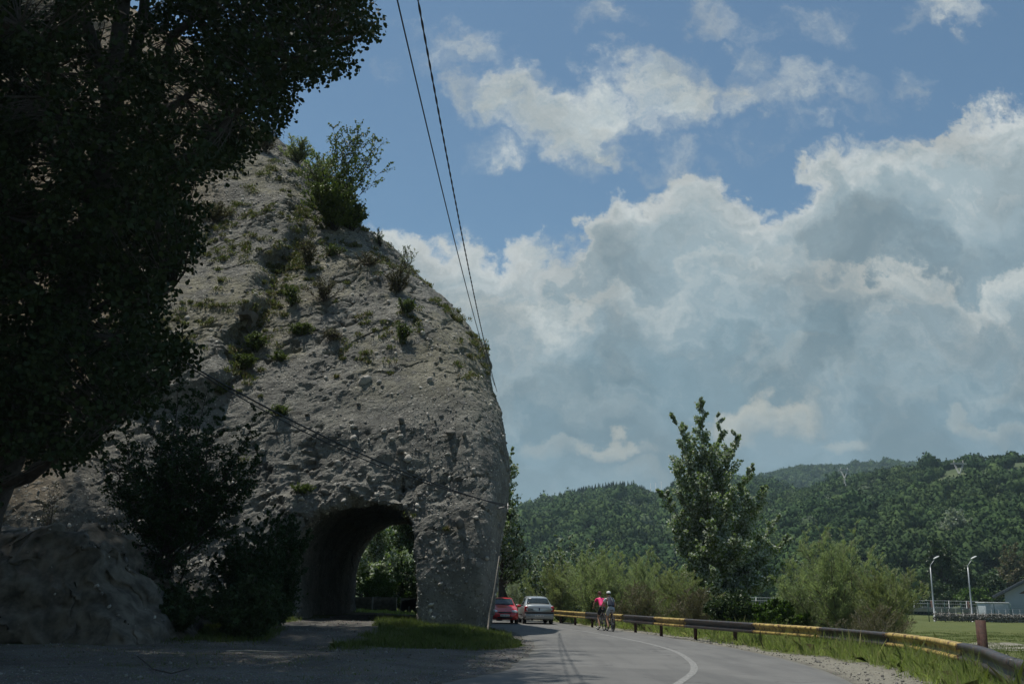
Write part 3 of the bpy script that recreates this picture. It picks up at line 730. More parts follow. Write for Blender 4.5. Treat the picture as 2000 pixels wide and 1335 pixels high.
# thousands of small cobbles on the visible face
nc = np.empty(len(me.polygons) * 3, np.float32); me.polygons.foreach_get('center', nc); nc = nc.reshape(-1, 3).astype(float)
nn = np.empty(len(me.polygons) * 3, np.float32); me.polygons.foreach_get('normal', nn); nn = nn.reshape(-1, 3).astype(float)
vis = np.where((nn[:, 1] < .25) & (nc[:, 0] > -24) & (nc[:, 1] < 62) & ~((nc[:, 1] > 42.5) & (nc[:, 0] > -10.5) & (nc[:, 0] < -3) & (nc[:, 2] < 5.6)))[0]
dens = np.clip(.5 + .9 * fbm(nc[vis] * .35, 3, 90), .08, 1) * (1 + .8 * (nc[vis][:, 2] < 9))
pick = vis[rs.uniform(size=len(vis)) < dens * 24000 / len(vis)]
sz = .022 + .11 * rs.uniform(size=len(pick)) ** 8 + .028 * rs.uniform(size=len(pick))
V, F = scatter_stones(rs, nc[pick] + nn[pick] * (sz * .02)[:, None], sz, IC1, .3, .6)
ob = np_mesh('cobbles', V, F, M_COB, rock, True); tag(ob, kind='stuff')
# ragged weeds rooted in the gully and on the ledges
pxs = np.array([proj(c_) for c_ in nc[vis[::7]]]); vz = vis[::7]
gul = np.exp(-((pxs[:, 0] - np.interp(pxs[:, 1], [330, 520, 620, 740], [620, 570, 510, 455]) - 5) / 34) ** 2) * sst(pxs[:, 1], 430, 480) * (1 - sst(pxs[:, 1], 720, 790))
mid = sst(fbm(nc[vz] * .55, 3, 123), .12, .45) * sst(nc[vz][:, 2], 10, 13) * (1 - sst(pxs[:, 1], 700, 830)) * .55
w_ = gul * .5 + mid * .5 + .004; ch = vz[rs.uniform(size=len(vz)) < w_ / w_.sum() * 900]
WC = np.concatenate([nc[k] + nn[k] * .05 + cloud_in(rs, 54, .26, .18, .12) * rs.uniform(.5, 1.7) for k in ch])
ROCK_WEEDS = WC

# earth bank at the lower left, in front of the rock
bx = np.linspace(-22, -8.6, 200); by = np.linspace(24, 38, 200); BX, BY = np.meshgrid(bx, by, indexing='ij')
prof = np.interp(BX.ravel(), [-22, -15.5, -13.2, -12.0, -11.0, -10.2, -9.6, -8.6], [3.9, 3.5, 3.3, 3.0, 2.2, 1.0, .2, -.8]).reshape(BX.shape)
zb_ = prof * sst(BY, 26.0, 29.2) * (1 - .25 * sst(BY, 31, 38)) - .5 + .2
nzb = fbm(np.stack([BX.ravel(), BY.ravel(), zb_.ravel()], 1) * .7, 5, 3).reshape(BX.shape)
nz2 = fbm(np.stack([BX.ravel(), BY.ravel(), zb_.ravel()], 1) * 3.1, 4, 13).reshape(BX.shape)
zb_ = zb_ + (nzb * .5 + nz2 * .16) * sst(prof, .2, 2); zb_[:, 0] = -.8; zb_[-1, :] = -.8
bxx = BX + .5 * fbm(np.stack([BX.ravel() * .8, BY.ravel() * .6, zb_.ravel() * .8], 1), 4, 8).reshape(BX.shape)
byy = BY + .22 * nz2 + .6 * fbm(np.stack([BX.ravel() * .5, BY.ravel() * .5, zb_.ravel() * .8], 1), 4, 18).reshape(BX.shape)
bank = np_mesh('earth_bank', np.stack([bxx, byy, zb_], -1).reshape(-1, 3), grid_faces(200, 200), simple('brown_earth', (.115, .104, .082), .95, var=.5, scale=2.5, bump=1.0), None, False); tag(bank, kind='structure')
mk = rs.integers(0, 200 * 200, 900); bp = np.stack([bxx, byy, zb_], -1).reshape(-1, 3)[mk]; bp = bp[bp[:, 2] > .3]
V, F = scatter_stones(rs, bp, .02 + .09 * rs.uniform(size=len(bp)) ** 4, IC1, .35, .6); tag(np_mesh('rubble', V, F, M_COB), kind='stuff')

# ------------------------------------------------------------------ forested hills
def S_prof(x): x = np.clip(x, 0, 1); return x * (2 - x) * .55 + x ** 1.5 * .45
def hill_sheet(name, crest_px, foot, crest, azr, n=(150, 90), seed=1, back=0.25, tree_h=8.5):
    """crest_px: skyline of the hill in the photograph; foot/crest: distance of foot and skyline (functions of a = X/Y)"""
    ca = np.array([[*uv(x, y)] for x, y in crest_px])
    az = np.linspace(azr[0], azr[1], n[0]); tt = np.linspace(0, 1 + back, n[1])
    A, T = np.meshgrid(az, tt, indexing='ij')
    D0 = foot(A); D1 = crest(A); Dd = D0 + (D1 - D0) * T
    e = np.interp(A, ca[:, 0], ca[:, 1]); Hc = np.maximum(e * D1 + EYE - tree_h, 2)
    Z = Hc * np.where(T <= 1, S_prof(T), 1 - 1.2 * (T - 1) ** 2 * 4) - 1.5
    X = A * Dd
    w = fbm(np.stack([X.ravel() / 90, Dd.ravel() / 90, 0 * X.ravel()], 1), 3, seed).reshape(X.shape)
    Z = Z + w * 9 * np.clip(T, 0, 1) * (1 - np.clip(T, 0, 1)) * 2.6
    return X, Dd, Z
m_h, t, b = new_mat('hill_grass')
geo = t.node('ShaderNodeNewGeometry').outputs['Position']
n1 = t.noise(geo, .03, 6, .65)
t.put(b.inputs['Base Color'], t.mix(t.sstep(n1, .4, .62), (0.045, 0.068, 0.022), (0.075, 0.095, 0.035))); b.inputs['Roughness'].default_value = 1
def forest_mat(name, stops, val=1.0):
    m, t, b = new_mat(name)
    g_ = t.node('ShaderNodeNewGeometry'); r = t.math('ADD', t.math('MULTIPLY', t.node('ShaderNodeAttribute', attribute_name='tint').outputs['Fac'], .93), t.math('MULTIPLY', g_.outputs['Random Per Island'], .06))
    c = t.ramp(r, stops); n = t.noise(g_.outputs['Position'], .9, 4, .65)
    c = t.mix(t.math('MULTIPLY', t.sstep(n, .42, .66), .5), c, (0.018, 0.030, 0.014))
    n2 = t.noise(g_.outputs['Position'], .012, 3, .6)
    c = t.mix(t.math('MULTIPLY', t.sstep(n2, .42, .62), .45), c, (0.040, 0.058, 0.020))
    t.put(b.inputs['Base Color'], c); b.inputs['Roughness'].default_value = .9; b.inputs['Specular IOR Level'].default_value = .1
    return m
M_FOR = forest_mat('forest_foliage', [(0, (.026, .054, .020)), (.3, (.036, .072, .024)), (.6, (.054, .098, .030)), (.93, (.085, .130, .042)), (.96, (.12, .15, .10)), (1, (.13, .155, .105))])
M_PINE = forest_mat('conifer_foliage', [(0, (.010, .022, .012)), (1, (.018, .034, .016))])
rf = np.random.default_rng(8)
CROWNS = []
for v_ in range(7):
    V0, F0 = IC2; V0 = V0.copy()
    lob = cloud_in(rf, 9, .6, .6, .5)
    r_ = np.ones(len(V0)) * .62
    for l_ in lob:
        dd = V0 @ (l_ / (np.linalg.norm(l_) + 1e-6)); r_ += .33 * np.clip(dd - .55, 0, 1) * 2.2 * np.linalg.norm(l_)
    r_ *= 1 + .13 * rf.normal(size=len(V0))
    V1 = V0 * r_[:, None] * [1, 1, .95]
    nl = 230; dn = V1[rf.integers(0, len(V1), nl)] * rf.uniform(.9, 1.12, (nl, 1)) + rf.normal(size=(nl, 3)) * .06
    nv_ = dn / np.linalg.norm(dn, axis=1)[:, None] + rf.normal(size=(nl, 3)) * .45; nv_ /= np.linalg.norm(nv_, axis=1)[:, None]
    t1 = np.cross(nv_, rf.normal(size=(nl, 3))); t1 /= np.linalg.norm(t1, axis=1)[:, None]; t2 = np.cross(nv_, t1); zs = rf.uniform(.07, .17, (nl, 1))
    LV = np.stack([dn + t1 * zs, dn + t2 * zs * .8, dn - t1 * zs, dn - t2 * zs * .8 - nv_ * .05], 1).reshape(-1, 3); LF = np.arange(nl * 4).reshape(-1, 4)
    V1 = V1 * .93
    CROWNS.append((V1, F0, LV, LF))
CONES = []
for v_ in range(3):
    k = 9; rings = 8; V1 = []
    for i_ in range(rings):
        for s_ in (1.0, .55):
            z_ = i_ / rings + (0 if s_ == 1 else .09)
            for j_ in range(k):
                a_ = j_ * 2 * math.pi / k + rf.uniform(-.2, .2); rr_ = .30 * (1 - i_ / rings) ** .8 * s_ * rf.uniform(.75, 1.2)
                V1.append((math.cos(a_) * rr_, math.sin(a_) * rr_, z_ * 2 - 1))
    V1.append((0, 0, 1.15)); V1 = np.array(V1); R_ = rings * 2
    Fc = grid_faces(R_, k); Fc2 = []
    for i_ in range(R_ - 1):
        for j_ in range(k): Fc2.append((i_ * k + j_, i_ * k + (j_ + 1) % k, (i_ + 1) * k + (j_ + 1) % k, (i_ + 1) * k + j_))
    for j_ in range(k): Fc2.append(((R_ - 1) * k + j_, (R_ - 1) * k + (j_ + 1) % k, len(V1) - 1, len(V1) - 1))
    CONES.append((V1, np.array(Fc2)))
def plant_forest(name, X, D, Z, spacing, seed, keep=None, size=(4.2, 7.0), pine=None):
    r = np.random.default_rng(seed); Vs, F3, F4, TI = [], [], [], []; off = 0; PV, PF, poff = [], [], 0
    nx, ny = X.shape
    # sample points with uniform density on the map
    ar = np.abs((X[1:, :-1] - X[:-1, :-1]) * (D[:-1, 1:] - D[:-1, :-1])); p = ar.ravel() / ar.sum()
    n = int(ar.sum() / spacing ** 2); cells = r.choice(len(p), n, p=p); ci, cj = np.divmod(cells, ny - 1)
    u_, v_ = r.uniform(size=n), r.uniform(size=n)
    def lerp(Q): return (Q[ci, cj] * (1 - u_) * (1 - v_) + Q[ci + 1, cj] * u_ * (1 - v_) + Q[ci, cj + 1] * (1 - u_) * v_ + Q[ci + 1, cj + 1] * u_ * v_)
    x, d_, z = lerp(X), lerp(D), lerp(Z)
    frac = (cj + v_) / (ny - 1)
    for i_ in range(n):
        if keep is not None and not keep(x[i_], d_[i_], z[i_], r): continue
        s_ = r.uniform(*size) * (1.35 if r.uniform() < .06 else 1)
        a_ = r.uniform(0, 6.28); ca, sa = math.cos(a_), math.sin(a_)
        if pine is not None and pine(x[i_], d_[i_], frac[i_], r):
            V1, Fc = CONES[r.integers(3)]; h_ = r.uniform(4.2, 6.0)
            q = V1 * [h_ * 1.3, h_ * 1.3, h_] @ np.array([[ca, sa, 0], [-sa, ca, 0], [0, 0, 1]]) + [x[i_], d_[i_], z[i_] + h_ * .8]
            PV.append(q); PF.append(Fc + poff); poff += len(q); continue
        V1, F0, LV, LF = CROWNS[r.integers(len(CROWNS))]
        Rm = np.array([[ca, sa, 0], [-sa, ca, 0], [0, 0, 1]]); hz = r.uniform(.8, 1.2)
        q = (V1 @ Rm) * s_ * [1, 1, hz] + [x[i_], d_[i_], z[i_] + s_ * .75 * hz]
        Vs.append(q); F3.append(F0 + off); off += len(q)
        TI.append(np.full(len(q) + len(LV), r.uniform()))
        q = (LV @ Rm) * s_ * [1, 1, hz] + [x[i_], d_[i_], z[i_] + s_ * .75 * hz]
        Vs.append(q); F4.append(LF + off); off += len(q)
    fo = np_mesh(name, np.concatenate(Vs), [np.concatenate(F3), np.concatenate(F4)], M_FOR); tag(fo, kind='stuff'); print(name, len(TI))
    at_ = fo.data.attributes.new('tint', 'FLOAT', 'POINT'); at_.data.foreach_set('value', np.concatenate(TI).astype(np.float32))
    if PV:
        PF = np.concatenate(PF); q = PF[:, 2] != PF[:, 3]
        tag(np_mesh('conifers', np.concatenate(PV), [PF[q], PF[~q][:, :3]], M_PINE), kind='stuff')
aL = lambda x: uv(x, 1000)[0]
hz_parts = []
# left hill, topped by conifers
crL = [(600, 1060), (900, 1020), (985, 1000), (1015, 984), (1060, 970), (1120, 955), (1160, 947), (1200, 941), (1235, 941), (1258, 948), (1266, 960), (1290, 962), (1320, 935), (1400, 925), (1480, 925), (1560, 950), (1700, 1010)]
X, D, Z = hill_sheet('a', crL, lambda a: 330 + 0 * a, lambda a: 900 + 0 * a, (aL(520), aL(1700)), (120, 80), 3)
tag(np_mesh('hill', np.stack([X, D, Z], -1).reshape(-1, 3), grid_faces(*X.shape), m_h, None, True), kind='structure')
plant_forest('forest', X, D, Z, 7.2, 41, lambda x, d_, z, r: d_ < 960 and x / d_ > aL(900) , (3.7, 5.8),
             pine=lambda x, d_, f, r: aL(1090) < x / d_ < aL(1262) and d_ > 800)
# far ridge
crF = [(1200, 1000), (1300, 960), (1420, 935), (1480, 927), (1540, 912), (1580, 905), (1620, 906), (1640, 905), (1700, 899), (1750, 897), (1800, 903), (1850, 920), (1950, 950), (2100, 1000)]
X, D, Z = hill_sheet('b', crF, lambda a: 900 + 0 * a, lambda a: 1500 + 0 * a, (aL(1250), aL(2100)), (90, 60), 5)
tag(np_mesh('hill', np.stack([X, D, Z], -1).reshape(-1, 3), grid_faces(*X.shape), m_h, None, True), kind='structure')
plant_forest('forest', X, D, Z, 9.5, 42, lambda x, d_, z, r: 1150 < d_ < 1540, (5, 7.5))
# right hill, nearer, with clearings near its top
crR = [(1300, 1090), (1400, 1020), (1500, 975), (1600, 940), (1700, 922), (1800, 908), (1830, 902), (1880, 893), (1940, 889), (1990, 885), (2060, 872), (2200, 850), (2500, 840)]
fR = lambda a: 235 + 0 * a; cR = lambda a: 560 + (aL(2000) - a) * 420
X, D, Z = hill_sheet('c', crR, fR, cR, (aL(1310), aL(2450)), (120, 90), 9, tree_h=5.0)
tag(np_mesh('hill', np.stack([X, D, Z], -1).reshape(-1, 3), grid_faces(*X.shape), m_h, None, True), kind='structure')
def keepR(x, d_, z, r):
    a = x / d_
    if a > aL(2230): return False
    f = (d_ - 235) / (cR(a) - 235)
    w = fbm(np.array([[x / 38, d_ / 38, 3.0]]), 3, 55)[0]
    if .6 < f < .95 and a > aL(1780) and w > .02: return r.uniform() < .25
    return f < 1.12
plant_forest('forest', X, D, Z, 5.6, 43, keepR, (2.7, 4.8))

# ------------------------------------------------------------------ foliage materials
L_BIG = leaf_mat('poplar_leaf', (.012, .022, .008), (.026, .042, .012), None, .6, .14, spec=.15)
L_SMALL = leaf_mat('maple_leaf', (.014, .034, .010), (.032, .062, .016), None, .5, .2)
L_SILVER = leaf_mat('silver_poplar_leaf', (.085, .130, .038), (.165, .220, .065), (.52, .56, .48), .5, .42, (.50, .54, .47), .05)
L_WILLOW = leaf_mat('willow_leaf', (.115, .155, .062), (.36, .41, .24), (.28, .33, .18), .5, .45)
L_WILLOW2 = leaf_mat('olive_willow_leaf', (.10, .13, .05), (.30, .33, .17), (.24, .27, .14), .5, .42, (.16, .13, .07), .04)
L_GREYW = leaf_mat('grey_willow_leaf', (.17, .20, .14), (.30, .33, .25), (.34, .37, .30), .5, .4)
L_BRIGHT = leaf_mat('bright_leaf', (.040, .078, .012), (.085, .140, .022), None, .5, .35)
L_DARK = leaf_mat('dark_leaf', (.028, .050, .018), (.058, .088, .030), None, .5, .2)
L_DRYB = leaf_mat('dry_leaf', (.10, .10, .055), (.17, .16, .085), None, .6, .2, (.13, .10, .06), .3)
L_ROCKG = leaf_mat('rock_shrub_leaf', (.055, .085, .020), (.13, .165, .04), None, .5, .3)

# ------------------------------------------------------------------ tall silver poplar behind the guardrail
base = np.array([*P(1408, 1205, 58)[:2], -.45])
def tip(px, py, Y): return P(px, py, Y) - base
lead = [(.55, tip(1366, 778, 57.6), 1.0), (.42, tip(1314, 812, 57.0), .9), (.5, tip(1436, 842, 57.8), .95), (.60, tip(1400, 812, 59), .75), (.58, tip(1340, 850, 58.6), .7),
        (.30, tip(1292, 962, 57), .8), (.34, tip(1312, 890, 59.5), .7), (.33, tip(1502, 950, 57.6), .95), (.40, tip(1470, 905, 59.2), .85), (.2, tip(1538, 1050, 58), .9), (.22, tip(1520, 1010, 60), .85),
        (.18, tip(1545, 1100, 57), .8), (.15, tip(1335, 1068, 57), .7), (.17, tip(1345, 1110, 59), .65), (.45, tip(1378, 930, 55), .8), (.38, tip(1430, 960, 55), .9), (.3, tip(1380, 1020, 54.6), .9),
        (.26, tip(1450, 1050, 55), 1.0), (.12, tip(1390, 1110, 55), .8), (.12, tip(1500, 1130, 56), .8), (.4, tip(1420, 920, 61), .8), (.25, tip(1440, 1010, 61.5), .8), (.1, tip(1450, 1120, 60), .7), (.6, tip(1390, 870, 57), .8), (.5, tip(1350, 905, 56.5), .8), (.5, tip(1425, 885, 57), .8), (.38, tip(1330, 960, 56.5), .8), (.4, tip(1465, 965, 57), .8), (.2, tip(1320, 1030, 56.5), .75), (.2, tip(1360, 1090, 56), .7)]
tr = make_tree('poplar_tree', base, lead, 31, .15, L_SILVER, BARK, 1.25, 28, 122, .22, .85, .75, .55, trunk_top=tip(1374, 860, 58), start=.12, fade=.3)
tag(tr, 'tall ragged poplar with white leaf undersides rising above the willows behind the guardrail', 'tree')

def generic_leaders(rng, h, w, n, low=.25, stems=False):
    out = []
    for i_ in range(n):
        a = rng.uniform(0, 6.28); f = rng.uniform(low, 1.0) if not stems else rng.uniform(.55, 1.0)
        rr_ = w * (1 - .75 * max(0, (f - .45)) / .55) * rng.uniform(.35, 1.0) if not stems else w * rng.uniform(.15, 1.0)
        if stems: zz = h * math.sqrt(max(.12, 1 - (rr_ / w) ** 2 * .75)) * rng.uniform(.78, 1.0)
        else: zz = h * f
        out.append((None if stems else f * .62, (math.cos(a) * rr_, math.sin(a) * rr_, zz), rng.uniform(.7, 1)))
    return out
def shrub(px, py, Y, h, w, lm, seed, label, cat='shrub', name='willow_shrub', n=16, leaf=.19, narrow=.15, br=.80, nb=26, per=46, z=None, group=None, up=.5, plume=.42, top=None, start=.02, lean=0.0):
    x = float(P(px, py, Y)[0]); rng = np.random.default_rng(seed)
    b_ = np.array([x, Y, gz(x, Y) if z is None else z]); w = w * 1.25
    if top is not None: h = float(P(px, top, Y)[2] - b_[2])
    ld = generic_leaders(rng, h, w, n, stems=True)
    ld = [(a, (c[0] + lean * c[2], c[1], c[2]), s_) for a, c, s_ in ld]
    r = make_tree(name, b_, ld, seed, leaf, lm, BARK, br, nb, per, .05, narrow, up, plume, trunk_top=(0, 0, h * .5), axis_up=.45 if narrow < .4 else 0, names=('stems', 'foliage'), start=start, fade=.5, tws=.4)
    tag(r, label, cat, group); return r
# willows behind the rail, left to right in the picture
shrub(990, 1200, 74, 3, 1.6, L_GREYW, 50, 'pale grey-green willow shrub just right of the rock beyond the red car', top=1118, n=14, leaf=.13, nb=16)
shrub(1030, 1190, 78, 5, 2.6, L_WILLOW2, 51, 'low olive willow shrub behind the silver car', top=1085, n=18, leaf=.15, nb=18)
shrub(1062, 1190, 70, 5, 2.2, L_SILVER, 52, 'slim young poplar with white leaf tips above the silver car', 'tree', 'poplar_sapling', top=1040, n=11, leaf=.15, narrow=.85, plume=.3, nb=16)
shrub(1120, 1190, 68, 5, 2.4, L_SILVER, 53, 'taller young poplar with white leaf tips left of the cyclists', 'tree', 'poplar_sapling', top=1028, n=12, leaf=.15, narrow=.85, plume=.3, nb=16)
shrub(1100, 1195, 64, 5, 2.4, L_WILLOW2, 54, 'broad olive willow shrub directly right of the silver car', top=1085, n=22, leaf=.13)
shrub(1160, 1195, 61, 5, 2.5, L_WILLOW, 55, 'light green willow shrub behind the rider in pink', top=1058, n=24, leaf=.13)
shrub(1215, 1195, 58, 5, 2.5, L_WILLOW, 56, 'bright feathery willow, highest of those right of the cyclists', top=1048, n=26, leaf=.13)
shrub(1265, 1200, 56, 4, 2.3, L_WILLOW, 57, 'light willow shrub between the feathery willow and the tall poplar', top=1078, n=22, leaf=.13)
shrub(1320, 1205, 52, 4, 2.2, L_WILLOW2, 58, 'dull olive willow shrub at the left foot of the tall poplar', top=1100, n=20, leaf=.12)
shrub(1360, 1212, 47, 3, 1.6, L_DRYB, 59, 'brownish half-dry shrub in front of the tall poplar trunk', top=1140, n=16, leaf=.11, nb=16)
shrub(1250, 1212, 51, 3, 1.8, L_DRYB, 60, 'straw-coloured shrub behind the first yellow rail beam right of the cyclists', top=1130, n=16, leaf=.11, nb=14)
shrub(1500, 1225, 44, 3, 1.7, L_BRIGHT, 61, 'low dense bright green bush behind the yellow rail beam right of the tall poplar', 'bush', 'green_bush', top=1168, n=22, leaf=.12, narrow=.7, br=.45, up=.6)
shrub(1552, 1225, 46, 3, 1.2, L_WILLOW, 62, 'thin sparse willow between the bright green bush and the big willow', top=1105, n=9, leaf=.12, nb=14)
shrub(1655, 1225, 43, 5, 2.35, L_WILLOW, 63, 'big bushy willow, tallest shrub right of the tall poplar', top=1012, n=34, leaf=.12, nb=26, lean=-.02)
shrub(1600, 1225, 44.5, 5, 1.7, L_WILLOW, 64, 'left lobe willow leaning against the big bushy willow', top=1045, n=20, leaf=.12)
shrub(1725, 1228, 41, 5, 1.7, L_WILLOW2, 65, 'willow shrub rightmost of the row, hanging over the field', top=1090, n=24, leaf=.12, lean=.06)
shrub(1700, 1228, 38, 2, 1.5, L_DRYB, 66, 'dry grassy scrub at the foot of the big willow', top=1175, n=16, leaf=.10, nb=12)
shrub(1440, 1215, 45, 2, 1.4, L_DARK, 67, 'small dark bush under the tall poplar', 'bush', 'dark_bush', top=1160, n=16, leaf=.12, narrow=.7)

# trees farther back on the right
def far_tree(px, base_py, Y, top, w, lm, seed, label, n=26, leaf=.45, per=26, name='leafy_tree', z=0.0, br=2.2, group=None, nb=12, r0=.3):
    x = float(P(px, base_py, Y)[0]); h = float(P(px, top, Y)[2] - z); rng = np.random.default_rng(seed)
    ld = generic_leaders(rng, h, w, n, low=.3)
    r = make_tree(name, (x, Y, z), ld, seed, leaf, lm, BARK_D, br, nb, per, r0, .8, .35, .6, trunk_top=(0, 0, h * .9), start=.35)
    tag(r, label, 'tree', group); return r
far_tree(1845, 1185, 200, 1040, 6.0, L_DARK, 71, 'big dark tree standing behind the two street lamps', n=34)
far_tree(1835, 1185, 185, 1140, 3.5, L_DARK, 72, 'small round dark tree left of the nearer lamp pole', n=20)
far_tree(1890, 1188, 205, 1100, 4.5, L_DARK, 73, 'dark tree behind the right lamp pole', n=22)
far_tree(1900, 1188, 180, 1150, 3.5, L_BRIGHT, 74, 'low yellow-green tree behind the footbridge end', n=18)
far_tree(1940, 1188, 190, 1120, 5.0, L_DARK, 75, 'rounded tree left of the grey building roof', n=24)
far_tree(1985, 1188, 215, 1060, 6.5, L_DRYB, 76, 'olive tree with a bare fork behind the grey building', n=26)
far_tree(2050, 1188, 215, 1050, 6.5, L_DARK, 77, 'tree at the right edge behind the grey building', n=26)
far_tree(1870, 1040, 330, 990, 7.5, L_GREYW, 78, 'pale silver-grey tree clump halfway up the right hill', n=26, z=20, leaf=.7, br=3)

# trees past the rock on its right edge and seen through the tunnel
far_tree(975, 1200, 66, 850, 2.0, L_SILVER, 81, 'narrow poplar peeping out behind the right edge of the rock', n=22, leaf=.17, br=1.0, z=.1, per=40, name='poplar_tree', nb=14, r0=.2)
far_tree(982, 1200, 70, 925, 2.0, L_DARK, 82, 'dark leafy tree low behind the right edge of the rock', n=18, leaf=.18, br=1.0, z=.1, per=34, nb=12, r0=.2)
far_tree(725, 1190, 74, 1000, 3.4, L_SILVER, 83, 'silvery poplar framed by the tunnel', n=24, leaf=.2, br=1.4, z=.2, per=44, name='poplar_tree', r0=.15)
far_tree(790, 1190, 80, 960, 3.6, L_DARK, 84, 'dark tree filling the right of the tunnel opening', n=26, leaf=.22, br=1.5, z=.2, per=44, r0=.15)
far_tree(700, 1190, 92, 900, 5.0, L_DARK, 85, 'dark tree behind the poplar in the tunnel opening', n=28, leaf=.28, br=2, z=.2, per=44, r0=.2)
far_tree(850, 1190, 90, 930, 4.6, L_DARK, 86, 'dark tree behind the right pier of the tunnel', n=28, leaf=.28, br=2, z=.2, per=44, r0=.2)
far_tree(770, 1190, 105, 860, 5.0, L_DARK, 87, 'farthest dark tree seen through the tunnel', n=28, leaf=.3, br=2, z=.2, per=44, r0=.2)
shrub(735, 1200, 64, 3, 1.7, L_BRIGHT, 88, 'yellow-green bush at the far mouth of the tunnel', 'bush', 'green_bush', top=1108, n=22, leaf=.11, narrow=.6, br=.5, up=.5)

# ------------------------------------------------------------------ big dark poplar at the upper left
def big_tree():
    rng = np.random.default_rng(101)
    b_ = np.array([*P(-90, 1180, 21.5)[:2], 0.0]); b_[2] = gz(b_[0], b_[1]) - .2
    root = empty('poplar_tree', b_); T = Tubes()
    def q(px, py, Y): return P(px, py, Y) - b_
    trunk = [np.zeros(3), q(-40, 1000, 21.5), q(20, 860, 21.8), q(90, 720, 22), q(150, 560, 22), q(190, 400, 22), q(220, 200, 22), q(240, 0, 22), q(250, -300, 22)]
    T.add(trunk, [.55, .48, .44, .46, .40, .33, .26, .18, .08], 10)
    L = [[trunk[2], q(160, 760, 21), q(260, 640, 20), q(340, 560, 20)], [trunk[3], q(200, 600, 23), q(300, 440, 24), q(400, 330, 24)],
         [trunk[4], q(260, 420, 21), q(400, 260, 20), q(520, 170, 19.5), q(620, 90, 19)], [trunk[5], q(300, 250, 23), q(430, 120, 24), q(600, 10, 24)],
         [trunk[6], q(330, 100, 21), q(480, -20, 20), q(680, -60, 19.5)], [trunk[3], q(60, 560, 20), q(0, 420, 19)], [trunk[4], q(60, 420, 24), q(-40, 250, 25)],
         [trunk[2], q(20, 700, 20), q(-80, 600, 19)], [trunk[5], q(120, 220, 19), q(40, 50, 18)], [trunk[1], q(120, 900, 20.5), q(220, 840, 20), q(310, 760, 20)],
         [trunk[6], q(330, -150, 23), q(500, -350, 24)], [trunk[6], q(100, -150, 20), q(-100, -400, 20)], [trunk[5], q(0, 100, 24), q(-250, -100, 25)], [trunk[7], q(450, -250, 18), q(600, -400, 17)]]
    Lp = []
    for l_ in L:
        l_ = np.array(l_); s = np.linspace(0, len(l_) - 1, 9); pp = np.stack([np.interp(s, range(len(l_)), l_[:, k]) for k in range(3)], 1)
        pp[1:-1] += rng.normal(size=(7, 3)) * .12; T.add(pp, np.linspace(.17, .02, 9), 6); Lp.append(pp)
    tp = np.array(trunk); s = np.linspace(2, 8, 24); Lp.append(np.stack([np.interp(s, range(9), tp[:, k]) for k in range(3)], 1))
    LP = np.concatenate(Lp)
    poly = [(-60, -60), (690, -60), (738, 35), (705, 75), (690, 125), (640, 150), (600, 178), (560, 200), (548, 245), (520, 268), (470, 300), (455, 335), (410, 350), (382, 380), (392, 440), (378, 480), (358, 520), (352, 560), (332, 590), (352, 625), (385, 640),
            (378, 690), (350, 715), (320, 735), (300, 780), (230, 820), (180, 870), (120, 912), (70, 905), (40, 940), (-60, 1000)]
    def inside(x, y):
        c = False; n = len(poly)
        for i_ in range(n):
            x1, y1 = poly[i_]; x2, y2 = poly[(i_ + 1) % n]
            if (y1 > y) != (y2 > y) and x < (x2 - x1) * (y - y1) / (y2 - y1) + x1: c = not c
        return c
    CC = []; tries = 0
    while len(CC) < 2500:
        x, y = rng.uniform(-60, 745), rng.uniform(-60, 1000)
        if not inside(x, y): continue
        # thinner in the lower-left part where the rock glints through
        g_ = fbm(np.array([[x / 70, y / 70, 1.0]]), 3, 12)[0]
        if g_ > .42: continue
        CC.append(P(x, y, rng.uniform(17.5, 26.5)) - b_)
    # unseen crown beyond the frame, stretched left, above and behind to shade the ground
    while len(CC) < 6300:
        x, y = rng.uniform(-750, 760), rng.uniform(-900, 900)
        if x > -60 and y > -70: continue
        if y > 500 and x > -60: continue
        if y < -70 and x > 560: continue
        if x < -60 and y > -70 and rng.uniform() < .5: continue
        CC.append(P(x, y, rng.uniform(17, 25) if y > -70 else rng.uniform(17, 43) if rng.uniform() < .75 else rng.uniform(30, 43)) - b_)
    for _ in range(650):  # leaf clusters added overhead, out of view, to shade the track to the tunnel
        yy_ = rng.uniform(29, 41); CC.append(np.array([rng.uniform(-17.5, -8), yy_, .66 * yy_ + rng.uniform(2.5, 7)]) - b_)
    CC = np.array(CC); CC = CC[CC[:, 2] + b_[2] > 1.9]
    LC = []; SZ = []
    for c in CC:
        dd = np.linalg.norm(LP - c, axis=1); k = dd.argmin(); a = LP[k]
        if dd[k] > .3:
            nn_ = 3; pts = np.array([a, (a + c) / 2 + rng.normal(size=3) * .1, c]); T.add(pts, [.022, .013, .005], 3, cap=False)
        n_ = rng.integers(26, 44) if proj(c + b_)[0] > -60 and proj(c + b_)[1] > -60 else 24
        LC.append(c + cloud_in(rng, n_, .42, .42, .36) * (1.0 if n_ != 24 else 1.7)); SZ.append(np.full(n_, .105 if n_ != 24 else .24))
    C = np.concatenate(LC)
    out = (np.abs(C[:, 0]) < 1e9)
    V, F = leaves(rng, C, np.concatenate(SZ), None, .95, hexa=True, upn=.2)
    T.build('trunk', BARK_D, root); np_mesh('crown', V, F, L_BIG, root)
    tag(root, 'huge dark poplar whose leaves fill the whole upper left corner', 'tree')
big_tree()

